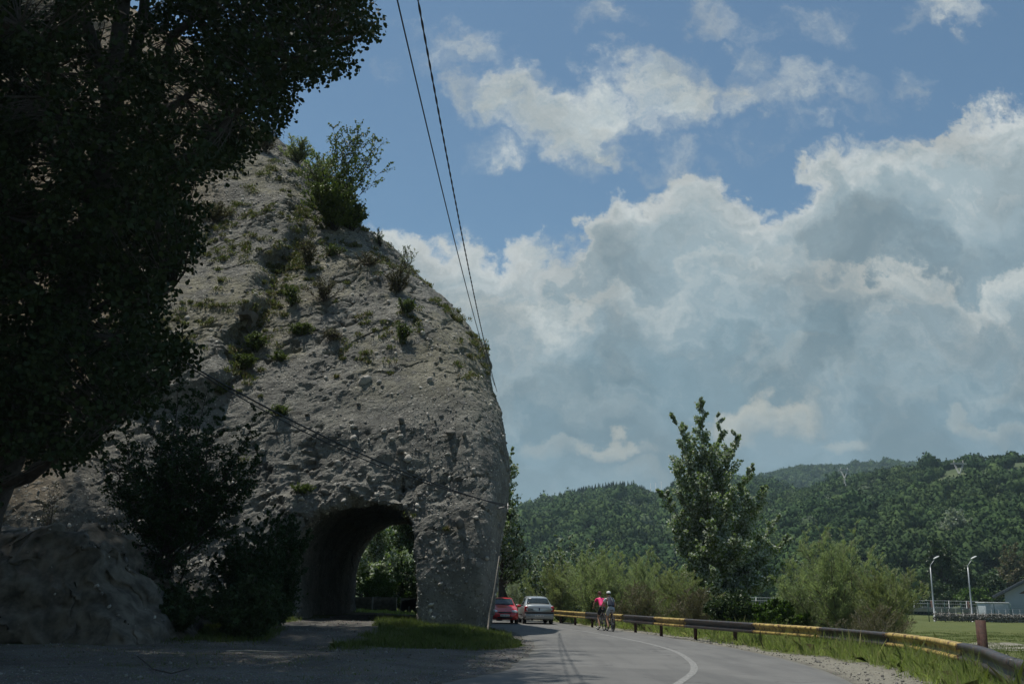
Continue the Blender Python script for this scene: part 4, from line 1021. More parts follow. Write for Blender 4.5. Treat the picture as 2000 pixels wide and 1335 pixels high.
# small multi-stemmed tree under it and the shrubs beside the tunnel
b_ = np.array([*P(322, 1150, 33)[:2], 0]); b_[2] = gz(b_[0], b_[1])
def tq(px, py, Y): return P(px, py, Y) - b_
ld = [(.5, tq(300, 790, 33), 1), (.5, tq(380, 760, 33.5), 1), (.45, tq(440, 800, 32.5), 1), (.4, tq(490, 850, 33), 1), (.35, tq(500, 900, 33.5), .9), (.35, tq(470, 940, 32.5), .9), (.4, tq(240, 830, 33), 1), (.35, tq(195, 900, 33.5), .9), (.3, tq(215, 940, 32.5), .8),
      (.45, tq(340, 830, 31.5), 1), (.4, tq(270, 870, 31.5), 1), (.4, tq(400, 870, 31.3), 1), (.35, tq(350, 930, 31.5), .9), (.3, tq(290, 940, 31.8), .9), (.35, tq(430, 950, 34.5), .9), (.5, tq(330, 760, 35), 1), (.4, tq(250, 880, 35), 1), (.4, tq(420, 820, 35), 1),
      (.45, tq(500, 800, 33), .9), (.45, tq(185, 860, 33), .9), (.5, tq(410, 745, 34), .9), (.5, tq(345, 745, 33), .9), (.4, tq(505, 880, 32), .9), (.3, tq(500, 935, 33), .8), (None, tq(360, 960, 33), .6), (None, tq(290, 960, 33), .6), (None, tq(400, 990, 32), .6), (None, tq(340, 900, 34), .8), (None, tq(310, 900, 32.4), .8)]
tr = make_tree('small_tree', b_, ld, 111, .10, L_SMALL, BARK_D, 1.0, 26, 46, .14, .7, .15, .45, trunk_top=tq(345, 850, 33), start=.3)
tag(tr, 'small dark many-stemmed tree in front of the rock left of the tunnel', 'tree')
kw = dict(cat='shrub', name='dark_shrub', leaf=.11, per=34, narrow=.65, br=.6, up=.6)
shrub(500, 1185, 34.5, 4, 1.3, L_SMALL, 121, 'dark shrub beside the left edge of the tunnel mouth', top=985, n=22, **kw)
shrub(455, 1190, 33.5, 3, 1.3, L_SMALL, 122, 'dark shrub with bare lower stems between the small tree and the tunnel shrub', top=1010, n=12, nb=14, **kw)
shrub(548, 1190, 36.5, 3, .8, L_SMALL, 123, 'narrow dark shrub nearest the tunnel opening', top=985, n=14, **kw)
shrub(795, 1195, 70, 4, 2.0, L_SMALL, 89, 'dark green bush at the right of the tunnel opening', 'bush', 'green_bush', top=1080, n=22, leaf=.14, narrow=.6, br=.6, up=.5)
shrub(765, 1195, 76, 4, 2.4, L_SILVER, 90, 'grey-green bush in the middle of the tunnel opening', 'bush', 'green_bush', top=1060, n=24, leaf=.15, narrow=.7, br=.7, up=.5)
shrub(330, 1190, 31, 2, 1.4, L_DARK, 125, 'low dark undergrowth around the small tree trunk', top=1140, n=14, **kw)
shrub(250, 1190, 31.5, 2, 1.5, L_DARK, 126, 'low dark undergrowth left of the small tree trunk', top=1115, n=20, **kw)
shrub(205, 1160, 34, 3, 1.0, L_DRYB, 127, 'bare twiggy bush above the earth bank', cat='shrub', name='bare_bush', top=960, n=14, leaf=.06, narrow=.5, br=.5, nb=20, per=6)
shrub(480, 1195, 31.5, 2, 1.2, L_DARK, 128, 'low dark undergrowth below the tunnel shrubs', top=1120, n=16, **kw)
shrub(100, 1010, 31.5, 2, .7, L_DRYB, 129, 'thin bare sapling on top of the earth bank', cat='shrub', name='bare_bush', top=930, n=7, leaf=.06, narrow=.5, br=.4, nb=10, per=5, z=3.1)
# a further tree out on the left whose crown shades the gravel
def shade_tree(x, y, h, w, seed, label):
    rng = np.random.default_rng(seed)
    ld = generic_leaders(rng, h, w, 30, low=.38)
    r = make_tree('roadside_tree', (x, y, gz(x, y)), ld, seed, .26, L_BIG, BARK_D, 2.2, 13, 60, .3, .85, .35, .6, trunk_top=(0, 0, h * .9), start=.3)
    tag(r, label, 'tree', 'roadside trees left of the gravel lot')
    return r

# ------------------------------------------------------------------ plants on the rock
rw_ = np.random.default_rng(3); V, F = leaves(rw_, ROCK_WEEDS, .19, np.array([0, -.2, 1.0]), .26)
tag(np_mesh('rock_weeds', V, F, leaf_mat('weed_leaf', (.055, .072, .026), (.13, .15, .05), None, .6, .3, (.20, .15, .08), .3)), kind='stuff')
def rock_plant(px, py, h, w, lm, seed, label, cat='shrub', name='rock_shrub', n=10, leaf=.09, narrow=.5, br=.3, nb=12, per=16, up=.6, out=(0, -.15, 0), group=None, dx=0.0):
    h *= 1.35; w *= 1.3; br *= 1.3; leaf *= 1.1
    p, nn_ = hit(px, py)
    if p is None: 
        print('no rock under', px, py); return
    rng = np.random.default_rng(seed)
    ld = [(a, (c[0] + dx * c[2] / h, c[1] * .6 - .25 * h, c[2]), s_) for a, c, s_ in generic_leaders(rng, h, w, n, stems=True)]
    r = make_tree(name, p - nn_ * .08, ld, seed, leaf, lm, BARK_D, br, nb, per, .03, narrow, up, .35, trunk_top=(0, -.1 * h, h * .5), names=('stems', 'foliage'), start=.15, fade=.6)
    tag(r, label, cat, group)
rock_plant(655, 452, 2.3, 1.75, L_ROCKG, 201, 'large dense green bush on the right shoulder of the rock top', 'bush', n=30, leaf=.12, br=.55, nb=18, per=26, narrow=.7)
rock_plant(690, 452, 1.3, .8, L_ROCKG, 202, 'smaller dense bush against the right side of the large one', 'bush', n=14, leaf=.12, br=.5, nb=14, per=24, narrow=.7)
rock_plant(662, 415, 4.2, 2.3, L_ROCKG, 203, 'airy shrub with arching twigs against the blue sky on the rock top', 'shrub', n=17, leaf=.14, br=.9, nb=16, per=14, narrow=.7, dx=.5)
rock_plant(630, 372, 1.9, 1.0, L_WILLOW2, 204, 'grey-green shrub between the airy shrub and the summit', 'shrub', n=14, leaf=.12, br=.5, nb=14, per=18)
rock_plant(583, 322, 1.3, .9, L_WILLOW2, 205, 'scrubby bush just right of the rock summit', 'bush', n=14, leaf=.11, br=.5, nb=14, per=18)
rock_plant(520, 300, 1.3, .8, L_DRYB, 206, 'brown dry bush on the rock summit', 'bush', n=16, leaf=.09, br=.5, nb=16, per=12)
rock_plant(745, 483, .9, .4, L_GREYW, 207, 'tiny pale sapling, upper of two on the rock skyline', 'shrub', n=6, leaf=.09, nb=9, per=8)
rock_plant(792, 528, 1.2, .65, L_GREYW, 208, 'pale sapling, lower of two on the rock skyline', 'shrub', n=8, leaf=.09, nb=9, per=7)
rock_plant(632, 590, .9, .95, L_DRYB, 209, 'dry brown twiggy shrub in the middle of the upper rock', 'shrub', n=18, leaf=.07, nb=14, per=7)
rock_plant(775, 575, 1.3, .6, L_DRYB, 210, 'dry brushy shrub on the rock near the right skyline', 'shrub', n=16, leaf=.08, nb=14, per=11)
rock_plant(790, 612, .6, .5, L_ROCKG, 211, 'green tuft under the dry brushy shrub near the right skyline', 'shrub', n=10, leaf=.08)
rock_plant(568, 600, .9, .35, L_ROCKG, 212, 'narrow yellow-green tuft in the gully left of the dry twiggy shrub', 'shrub', n=10, leaf=.09)
rock_plant(590, 655, .45, .6, L_ROCKG, 213, 'low green tuft below the dry twiggy shrub', 'shrub', n=12, leaf=.09)
rock_plant(650, 665, .4, .5, L_DRYB, 214, 'low brown tuft right of the low green one', 'shrub', n=10, leaf=.07, per=8)
rock_plant(786, 665, .6, .3, L_ROCKG, 215, 'small green tuft on bare rock on the right', 'shrub', n=8, leaf=.08)
rock_plant(500, 690, .8, .45, L_ROCKG, 216, 'green tuft beneath the jutting dark block', 'shrub', n=12, leaf=.09)
rock_plant(478, 722, .6, .5, L_ROCKG, 217, 'green tuft at the lower end of the gully', 'shrub', n=12, leaf=.09)
rock_plant(420, 435, .9, 1.1, L_DRYB, 218, 'olive scrub on the left slab beside the dark poplar leaves', 'shrub', n=18, leaf=.09)
rock_plant(600, 520, 1.2, .5, L_DRYB, 219, 'brown scrub in the gully below the large bush', 'shrub', n=14, leaf=.08, nb=14, per=9)
rock_plant(720, 520, .6, .7, L_DRYB, 220, 'sparse brown scrub under the right shoulder of the rock', 'shrub', n=12, leaf=.07, per=7)
rock_plant(548, 815, .4, .3, L_ROCKG, 221, 'small tuft in the middle of the rock above the upper cable', 'shrub', n=8, leaf=.08)
rock_plant(435, 772, .35, .5, L_ROCKG, 222, 'small green tuft at the left just above the cables', 'shrub', n=8, leaf=.09)
rock_plant(640, 500, .5, .8, L_ROCKG, 223, 'sparse green scrub right under the large bush', 'shrub', n=12, leaf=.08, per=9)
rock_plant(590, 965, .3, .35, L_ROCKG, 224, 'small tuft over the left corner of the tunnel arch', 'shrub', n=8, leaf=.07)
rock_plant(545, 705, .3, .3, L_ROCKG, 225, 'tiny tuft on bare tan rock between the gully and the low brown tuft', 'shrub', n=6, leaf=.07)

# ------------------------------------------------------------------ guardrail
RAIL = smooth_poly([(2.3, -4), (3.9, 3), (5.2, 8), (6.4, 12.7), (7.6, 16.2), (8.25, 18.5), (9.0, 22), (9.3, 25), (9.15, 29.5), (8.4, 33.5), (7.3, 39), (6.3, 44), (5.4, 49.5), (4.2, 56), (3.0, 63), (1.2, 71), (-1.6, 80)], .25)
rp = np.array([proj((x, y, .7))[0] if y > 3 else 9999 for x, y in RAIL])
def ridx(px): 
    c = [i for i in range(len(RAIL)) if RAIL[i][1] > 8]; return min(c, key=lambda i: abs(rp[i] - px))
M_YEL = simple('yellow_rail_paint', (.46, .34, .10), .55, var=.25, scale=3, bump=.2)
M_BLK = simple('black_rail_paint', (.035, .036, .038), .5, var=.4, scale=4, bump=.2)
def rust_over(m, amt):
    t = NT(m.node_tree); b = m.node_tree.nodes['Principled BSDF']; src = b.inputs['Base Color'].links[0].from_socket
    geo = t.node('ShaderNodeNewGeometry').outputs['Position']; n = t.noise(t.vmath('MULTIPLY', geo, (1, 1, .5)), 5.5, 8, .72)
    t.put(b.inputs['Base Color'], t.mix(t.math('MULTIPLY', t.sstep(n, .46, .60), amt), src, (.09, .038, .018)))
rust_over(M_YEL, .95); rust_over(M_BLK, .45)
M_POST = simple('rusty_post', (.085, .040, .028), .8, var=.35, scale=10, bump=.4)
rail = empty('guardrail', (*RAIL[ridx(1600)], 0)); rb = np.array([*RAIL[ridx(1600)], 0.0])
tag(rail, 'steel guardrail in faded yellow and black stripes curving along the right verge', 'guardrail')
tg = np.gradient(RAIL, axis=0); tg /= np.linalg.norm(tg, axis=1)[:, None]; rn = np.stack([-tg[:, 1], tg[:, 0]], 1)   # towards the road
Wp = [(0, -.155), (.095, -.140), (.105, -.085), (.01, -.035), (.01, .035), (.105, .085), (.095, .140), (-.01, .155)]
rgz = ground_z(RAIL[:, 0][None], RAIL[:, 1][None])[0]
rz_top = 0.60 + 0 * rgz
def beam(i0, i1, mat, label, dz=0.0, tilt=0.0):
    V = []
    for q_ in range(i0, i1 + 1):
        w_ = .03 * math.sin(q_ * .35)
        for (o, z) in Wp:
            p = RAIL[q_] + rn[q_] * (o + .06 + w_ * .4); V.append((p[0], p[1], rz_top[q_] + z * 1.05 + dz + tilt * (q_ - i0)))
    V = np.array(V) - rb
    n = i1 - i0 + 1; F = grid_faces(n, len(Wp))
    ob = np_mesh('beam', V, F, mat, rail, False); ob['label'] = label
    md = ob.modifiers.new('thick', 'SOLIDIFY'); md.thickness = .008
seq = [(2000, 1890, 0), (1890, 1742, 1), (1742, 1612, 0), (1612, 1479, 1), (1479, 1345, 0), (1345, 1285, 1), (1285, 1222, 0), (1222, 1190, 1), (1190, 1150, 0), (1150, 1085, 1)]
far_i = ridx(1085)
cur = 0
first = ridx(1998)
beam(0, first, M_BLK, 'black beam nearest the camera')
for a_, b2, k_ in seq:
    i0, i1 = ridx(a_ - 1), ridx(b2)
    if i1 <= i0: continue
    beam(i0, i1, M_YEL if k_ else M_BLK, 'yellow painted beam' if k_ else 'black painted beam', dz=random.Random(a_).uniform(-.012, .012))
beam(far_i, len(RAIL) - 1, M_BLK, 'far black beam')
acc = 0; last = RAIL[0]
for px__ in (1890, 1742, 1612, 1479, 1345, 1285):
    q_ = ridx(px__); B = Boxes(); R_ = Rz(math.atan2(tg[q_][1], tg[q_][0]))
    for sx_ in (-.06, .06):
        for z_ in (-.11, -.06, .06, .11): B.box(R_ @ np.array([sx_, 0, 0]) + np.array([RAIL[q_][0] + rn[q_][0] * .17, RAIL[q_][1] + rn[q_][1] * .17, .6 + z_]) - rb, (.028, .02, .028), R_)
    tag(B.build('bolts', M_POST, rail, .004), kind='stuff')
for q_ in range(1, len(RAIL)):
    acc += np.linalg.norm(RAIL[q_] - RAIL[q_ - 1])
    if acc > 3.6:
        acc = 0; x, y = RAIL[q_]; g = gz(x, y); B = Boxes()
        R_ = Rz(math.atan2(tg[q_][1], tg[q_][0])); h_ = .62 - g + .02
        for off, sz_ in (((0, -.05, 0), (.08, .012, h_)), ((0, .05, 0), (.08, .012, h_)), ((0, 0, 0), (.012, .088, h_))):
            o_ = R_ @ np.array(off); B.box(np.array([x, y, g - .02 + h_ / 2]) + o_ - rb, sz_, R_)
        B.build('post', M_POST, rail)
# the lone rusty post standing up behind the rail
B = Boxes(); pp = G(1894, 1262, .35); pp = np.array([*RAIL[ridx(1893)], 0]) - np.array([*rn[ridx(1893)], 0]) * .22
for off, sz_ in (((0, -.06, 0), (.13, .012, 1.2)), ((0, .06, 0), (.13, .012, 1.2)), ((0, 0, 0), (.012, .108, 1.2))): B.box(np.array(off) + [0, 0, .36], sz_, None)
o = B.build('rusty_post', M_POST); o.location = (pp[0], pp[1], gz(pp[0], pp[1]) + .1); tag(o, 'rust-red steel post sticking up behind the rail joint at the right', 'post')

# ------------------------------------------------------------------ grass
L_GRASS = leaf_mat('verge_grass', (.15, .20, .055), (.29, .335, .12), None, .6, .5, (.34, .30, .17), .22)
L_GRASSD = leaf_mat('shade_toned_grass', (.070, .100, .026), (.135, .170, .046), None, .6, .3, (.17, .15, .08), .10)  # darker copy of the verge grass, with shade put into its colour
def blades(rng, x, y, h, w=.006, lean=.45):
    n = len(x); z = ground_z(x[None], y[None])[0] - .01; b_ = np.stack([x, y, z], 1)
    a = rng.uniform(0, 6.28, n); s_ = np.stack([np.cos(a), np.sin(a), 0 * a], 1) * (w * rng.uniform(.7, 1.5, n))[:, None]
    l1 = rng.normal(size=(n, 3)) * lean; l1[:, 2] = 1; l1 /= np.linalg.norm(l1, axis=1)[:, None]
    l2 = l1 + rng.normal(size=(n, 3)) * lean * .8; l2[:, 2] -= .25; l2 /= np.linalg.norm(l2, axis=1)[:, None]; hh = h[:, None]
    m_ = b_ + l1 * hh * .55; V = np.stack([b_ - s_, b_ + s_, m_ + s_ * .7, m_ + l2 * hh * .5, m_ - s_ * .7], 1)
    return V.reshape(-1, 3), np.arange(n * 5).reshape(-1, 5)
rg = np.random.default_rng(77)
def grow(name, mat, xr, yr, n, fn, hfun, w=.006):
    x = rg.uniform(*xr, n); y = rg.uniform(*yr, n); s, i = road_sd(x, y); oR_ = s - WR[i]; oL_ = -s - WL[i]
    cl = fbm(np.stack([x * 1.1, y * 1.1, 0 * x], 1), 3, 55)
    k = fn(x, y, oR_, oL_, cl); x, y, cl = x[k], y[k], cl[k]
    V, F = blades(rg, x, y, hfun(len(x), cl), w); tag(np_mesh(name, V, F, mat), kind='stuff'); print(name, len(x))
U = lambda n: rg.uniform(size=n)
grow('verge_grass', L_GRASS, (-2, 13), (9, 34), 330000, lambda x, y, r, l, c: (r > .5 + .5 * (1 - sst(y, 24, 32)) + .3 * c) & (r < 3.2) & (U(len(x)) < np.clip(.40 + 1.2 * c, .08, .9)), lambda n, c: rg.uniform(.14, .50, n) * (1 + .8 * np.clip(c, -.5, .8)), .005)
grow('verge_grass', L_GRASS, (-4, 12), (34, 72), 260000, lambda x, y, r, l, c: (r > .5 + .3 * c) & (r < 3.6) & (U(len(x)) < np.clip(.6 + c, .15, 1)), lambda n, c: rg.uniform(.14, .46, n) * (1 + .8 * np.clip(c, -.5, .8)), .009)
grow('field_grass', L_GRASSD, (8, 40), (14, 75), 260000, lambda x, y, r, l, c: (r > 3.2) & (U(len(x)) < np.clip(.35 + .9 * c, .02, 1)), lambda n, c: rg.uniform(.04, .14, n), .009)
def rockfoot(x, y, r, l, c):
    nz_ = fbm(np.stack([x * .25, y * .25, 0 * x], 1), 4, 31)
    return (l > .35) & (left_grass(x, y, l, nz_) > .1 + .85 * U(len(x))) & (U(len(x)) < np.clip(.65 + c, .2, 1))
grow('foot_grass', L_GRASSD, (-5.2, 1.4), (27, 42.5), 130000, lambda *a: rockfoot(*a), lambda n, c: rg.uniform(.06, .26, n) * (1 + .6 * np.clip(c, -.5, .8)), .007)
grow('bank_grass', L_GRASSD, (-24, -6), (27, 41), 120000, lambda *a: rockfoot(*a), lambda n, c: rg.uniform(.06, .26, n), .008)
grow('track_grass', L_GRASS, (-9.5, -2), (56, 66), 9000, lambda x, y, r, l, c: (l > .4) & (U(len(x)) < .8), lambda n, c: rg.uniform(.08, .25, n), .012)
grow('sparse_weeds', L_GRASSD, (-18, 0), (15, 31), 30000, lambda x, y, r, l, c: (l > .4) & (c > .25) & (U(len(x)) < .5), lambda n, c: rg.uniform(.03, .10, n), .005)

# fallen sticks and the pole against the rock
def stick(name, pts, r, mat, label, cat):
    T = Tubes(); pts = np.array(pts, float); T.add(pts - pts[0], r, 6); o = T.build(name, mat); o.location = tuple(pts[0]); tag(o, label, cat); return o
M_WOOD = simple('weathered_wood', (.30, .27, .22), .8, var=.25, scale=20, bump=.4)
a, b2 = G(442, 1271, .07), G(570, 1272, .07)
stick('fallen_stick', [a, a * .7 + b2 * .3 + [0, 0, .02], a * .35 + b2 * .65, b2], [.022, .02, .017, .01], M_WOOD, 'thin straight pale stick lying on the gravel below the tunnel', 'stick')
a = [G(x, y, .05) for x, y in ((268, 1280), (300, 1306), (335, 1314), (368, 1305), (376, 1290))]
stick('curved_twig', a, [.012, .014, .012, .01, .005], BARK_D, 'dark bent twig lying in an arc on the gravel', 'stick')
a = [G(x, y, .05) for x, y in ((1655, 1289), (1680, 1291), (1712, 1294))]
stick('fallen_twig', a, [.008, .012, .006], BARK_D, 'short dark twig lying on the gravel shoulder before the guardrail', 'stick')
pts = [P(953, 1228, 39.4), P(957, 1195, 39.5), P(963, 1165, 39.6), P(967, 1140, 39.8), P(975, 1085, 40.2)]
stick('leaning_pole', pts, [.045, .04, .034, .026, .018], simple('grey_wood', (.17, .155, .13), .85, var=.3, scale=20, bump=.4), 'weathered pale pole leaning on the right corner of the rock', 'pole')

# ------------------------------------------------------------------ overhead cables
M_CAB = simple('black_cable', (.012, .012, .013), .5, var=.2, scale=30)
def cable(pa, pb, r, sag, label, twist=0.0, n=60):
    T = Tubes(); s = np.linspace(0, 1, n)[:, None]; p = pa + (pb - pa) * s; p[:, 2] -= sag * 4 * (s * (1 - s))[:, 0]
    o = p[0].copy()
    if twist:
        n = 500; s = np.linspace(0, 1, n)[:, None]; p = pa + (pb - pa) * s; p[:, 2] -= sag * 4 * (s * (1 - s))[:, 0]
        for k in range(2):
            a_ = s[:, 0] * twist + k * math.pi; T.add(p - o + np.stack([np.cos(a_), 0 * a_, np.sin(a_)], 1) * r * .95, r, 5)
    else: T.add(p - o, r, 6)
    ob = T.build('overhead_cable', M_CAB); ob.location = tuple(o); tag(ob, label, 'cable'); return ob
def beyond(px, py, Y, px2, py2, Y2, f): 
    a_ = P(px, py, Y); b_ = P(px2, py2, Y2); return b_ + (b_ - a_) * f
E1 = P(968, 757, 44.6); E2 = P(960, 745, 44.8)
Ra = P(968, 757, 45.0)
cable(P(700, -330, 9.5), P(966, 752, 45.2), .012, .45, 'left of the two overhead cables dropping across the sky to the rock edge')
cable(P(757, -330, 9.5), P(971, 765, 45.0), .0095, .55, 'right of the two overhead cables across the sky, twisted', 300)
p1, n1_ = hit(988, 988); p1 = p1 if p1 is not None else P(988, 988, 41)
cable(P(250, 640, 27), P(992, 989, 41.3), .026, .55, 'thicker lower cable crossing the rock face above the tunnel')
cable(P(262, 672 - 25, 29), P(990, 985, 41.3), .019, .75, 'thin upper cable crossing the rock face above the tunnel')
T = Tubes(); br_ = P(992, 988, 41.3); T.add([np.array([-.6, .5, -.1]), np.array([0, 0, 0]), np.array([.06, -.04, .03])], .025, 6); T.add([np.array([0, 0, -.12]), np.array([0, 0, .12])], .03, 6)
o = T.build('cable_bracket', simple('galvanised', (.2, .2, .2), .5, .6)); o.location = tuple(br_); tag(o, 'small metal bracket holding the cables at the right edge of the rock', 'bracket')

# ------------------------------------------------------------------ precast concrete arch pieces beyond the tunnel
M_CONC = simple('old_concrete', (.24, .225, .19), .9, var=.25, scale=5, bump=.5)
def arch_piece(px, Y, w, h, n_arch, label, rz=0.0):
    x = float(P(px, 1190, Y)[0]); z = gz(x, Y); bm = bmesh.new(); th = .5
    outer = [(-w / 2, 0), (-w / 2, h), (w / 2, h), (w / 2, 0)]
    pts = []; aw = w / n_arch; leg = .09
    prof = [(-w / 2, 0), (-w / 2, h), (w / 2, h), (w / 2, 0)]
    for k in reversed(range(n_arch)):
        c = -w / 2 + aw * (k + .5); hw = aw / 2 - leg / 2
        prof.append((c + hw, 0))
        for j in range(9):
            a_ = j * math.pi / 8; prof.append((c + hw * math.cos(a_), h * .42 + (h * .46) * math.sin(a_)))
        prof.append((c - hw, 0))
    f = [bm.verts.new((p[0], -th / 2, p[1])) for p in prof]; g_ = [bm.verts.new((p[0], th / 2, p[1])) for p in prof]
    n = len(prof)
    bm.faces.new(f); bm.faces.new(list(reversed(g_)))
    for k in range(n): bm.faces.new([f[k], g_[k], g_[(k + 1) % n], f[(k + 1) % n]])
    bmesh.ops.triangulate(bm, faces=bm.faces[:]); bmesh.ops.recalc_face_normals(bm, faces=bm.faces[:])
    me_ = bpy.data.meshes.new('concrete_arch'); bm.to_mesh(me_); bm.free(); me_.materials.append(M_CONC)
    o = bpy.data.objects.new('concrete_arch', me_); COL.objects.link(o); o.location = (x, Y, z - .05); o.rotation_euler = (0, 0, rz); tag(o, label, 'concrete block'); return o
arch_piece(799, 61, 1.0, .95, 2, 'low concrete piece with two small arches at the right of the tunnel opening')
arch_piece(752, 61.6, 1.35, .95, 1, 'low concrete piece with one wide arch behind the yellow-green bush', .05)
arch_piece(708, 61.2, 1.2, .95, 1, 'low concrete piece at the left inside the tunnel opening', -.05)

# ------------------------------------------------------------------ far right: lamps, footbridge, fence, gabion wall, building, tank
M_GALV = simple('galvanised_steel', (.42, .43, .43), .45, .4, var=.1)
M_WHITE = simple('white_paint', (.62, .62, .60), .5, var=.1, scale=3)
YG = 150.0
def ground_at(px, Y): x = float(P(px, 1200, Y)[0]); return x, gz(x, Y)
def lamp(px, Y, top, label):
    x, z = ground_at(px, Y); h = P(px, top, Y)[2] - z
    r = empty('street_lamp', (x, Y, z)); tag(r, label, 'street lamp', 'street lamps by the gabion wall')
    T = Tubes(); T.add([(0, 0, -.1), (0, 0, h * .5), (0, 0, h * .83)], [.13, .10, .075], 10); T.add([(0, 0, 0), (0, 0, .5)], .16, 10); T.build('pole', M_GALV, r)
    T = Tubes(); T.add([(0, 0, h * .825), (.04, 0, h * .87), (.75, 0, h * .965)], [.05, .045, .04], 8); T.build('arm', M_GALV, r)
    V0, F0 = IC3; V = V0 * [.52, .2, .14]; V[:, 2] = np.where(V[:, 2] < 0, V[:, 2] * .5, V[:, 2]); c, s_ = math.cos(-.45), math.sin(-.45)
    V = np.stack([V[:, 0] * c + V[:, 2] * s_, V[:, 1], -V[:, 0] * s_ + V[:, 2] * c], 1) + [1.0, 0, h * .985 + .05]
    np_mesh('lamp_head', V, F0, M_WHITE, r, True); return r
lamp(1825, 150, 1087, 'left tall grey street lamp with a white head bent to the right')
lamp(1899, 147, 1087, 'right tall grey street lamp with a white head nearest the grey building')
# gabion wall
M_GAB = stone_mat('gabion_stone', [(.13, .12, .105), (.18, .17, .15), (.10, .095, .085), (.22, .20, .17)])
xa, xb = ground_at(1822, 145)[0], ground_at(2150, 145)[0]
rr = np.random.default_rng(9); n = 2600
C = np.stack([rr.uniform(xa, xb, n), rr.uniform(144.5, 145.3, n), rr.uniform(0, .95, n) + .12], 1); C[:, 2] += [gz(145, 145)] * n
V, F = scatter_stones(rr, C, rr.uniform(.10, .19, n), IC1, .2)
gw_ = np_mesh('gabion_wall', V, F, M_GAB, None); tag(gw_, 'low wall of dark stones in wire baskets in front of the lamps and the grey building', 'gabion wall')
T = Tubes()
for z_ in (.08, .6, 1.12): T.add([(xa, 144.35, z_), (xb, 144.35, z_)], .012, 3)
for x_ in np.arange(xa, xb, 1.0): T.add([(x_, 144.35, .08), (x_, 144.35, 1.12)], .012, 3)
T.build('wire_basket', M_GALV, gw_)
# green mesh fence on top
M_GREEN = simple('green_fence_paint', (.02, .06, .05), .5, var=.2)
fe = empty('mesh_fence', (xa, 146.4, 0)); tag(fe, 'thin dark green wire fence running behind the gabion wall', 'fence'); z0 = gz(70, 146)
for k, x_ in enumerate(np.arange(xa, xb, 2.35)):
    B = Boxes(); B.box((x_ - xa, 0, z0 + 1.35), (.09, .09, 2.7)); B.build('post', M_GREEN, fe)
T = Tubes()
for x_ in np.arange(xa, xb, .16): T.add([(x_ - xa, .03, z0 + .9), (x_ - xa, .03, z0 + 2.55)], .006, 3, cap=False)
for z_ in np.arange(.9, 2.6, .2): T.add([(0, .03, z0 + z_), (xb - xa, .03, z0 + z_)], .007, 3, cap=False)
T.build('wire_panel', M_GREEN, fe)
# footbridge with white railing
M_DECK = simple('bridge_concrete', (.30, .29, .27), .85, var=.15, scale=2, bump=.2)
Yb_ = 165.0; xl = float(P(1440, 1180, Yb_)[0]); xr_ = float(P(1905, 1180, Yb_)[0]); zt = float(P(1700, 1184, Yb_)[2])
fb = empty('footbridge', (xl, Yb_, 0)); tag(fb, 'long low concrete footbridge with a thin white railing behind the willows', 'bridge')
Lb = xr_ - xl; B = Boxes(); B.box((Lb / 2, 0, zt - .35), (Lb, 2.2, .5)); B.box((Lb / 2, -1.14, zt - .14), (Lb, .08, .22)); B.build('deck', M_DECK, fb, .03)
for f_ in (.06, .36, .66): B = Boxes(); B.box((Lb * f_, 0, (zt - .6) / 2 - .3), (1.0, 1.6, zt + .1), None, 1.15); B.build('pier', M_WHITE, fb, .05)
T = Tubes()
for z_ in (.12, .65, 1.12): T.add([(0, -1.0, zt + z_), (Lb, -1.0, zt + z_)], .035, 5)
for x_ in np.arange(0, Lb, .35): T.add([(x_, -1.0, zt + .12), (x_, -1.0, zt + 1.12)], .014, 3, cap=False)
for x_ in np.arange(0, Lb, 2.8): T.add([(x_, -1.0, zt), (x_, -1.0, zt + 1.16)], .06, 5)
T.build('railing', M_WHITE, fb)
for x_ in (2.8 * 11, 2.8 * 13 + .3):
    T = Tubes(); T.add([(x_, -1.05, zt + .05), (x_, -1.05, zt + 1.1)], .16, 5); T.build('rusty_panel', M_POST, fb)
T = Tubes(); T.add([(Lb - 7.2, -1.6, zt - .6), (Lb - 5.4, -1.6, zt - 2.6)], .16, 6); T.build('pipe', M_WHITE, fb)
# grey building with a sloping roof
M_BW = simple('grey_blue_wall', (.30, .35, .385), .8, var=.04, scale=.8); M_ROOF = simple('slate_roof', (.075, .085, .10), .6, var=.1, scale=2); M_BRN = simple('brown_board', (.10, .055, .035), .7, var=.25, scale=3)
Yh = 152.0; z0 = gz(80, 150); x1 = float(P(1964, 1180, Yh)[0]); zt_ = lambda py, px: float(P(px, py, Yh)[2])
bd = empty('building', (x1, Yh, z0), -.46); tag(bd, 'pale grey-blue building with a sloping slate roof cut by the right edge of the photo', 'building')
hE = zt_(1158, 1964) - z0; sl = .545; Wd = 15.0; Dp = 9.0
B = Boxes(); bm = bmesh.new()
pr = [(0, -.3), (0, hE), (Wd / 2, hE + Wd / 2 * sl), (Wd, hE), (Wd, -.3)]
f = [bm.verts.new((p[0], 0, p[1])) for p in pr]; g_ = [bm.verts.new((p[0], Dp, p[1])) for p in pr]; bm.faces.new(f); bm.faces.new(list(reversed(g_)))
for k in range(5): bm.faces.new([f[k], g_[k], g_[(k + 1) % 5], f[(k + 1) % 5]])
bmesh.ops.recalc_face_normals(bm, faces=bm.faces[:]); me_ = bpy.data.meshes.new('wall'); bm.to_mesh(me_); bm.free(); me_.materials.append(M_BW); o = bpy.data.objects.new('wall', me_); COL.objects.link(o); o.parent = bd
B = Boxes(); an = math.atan(sl); Ls = (Wd / 2 + 1.6) / math.cos(an)
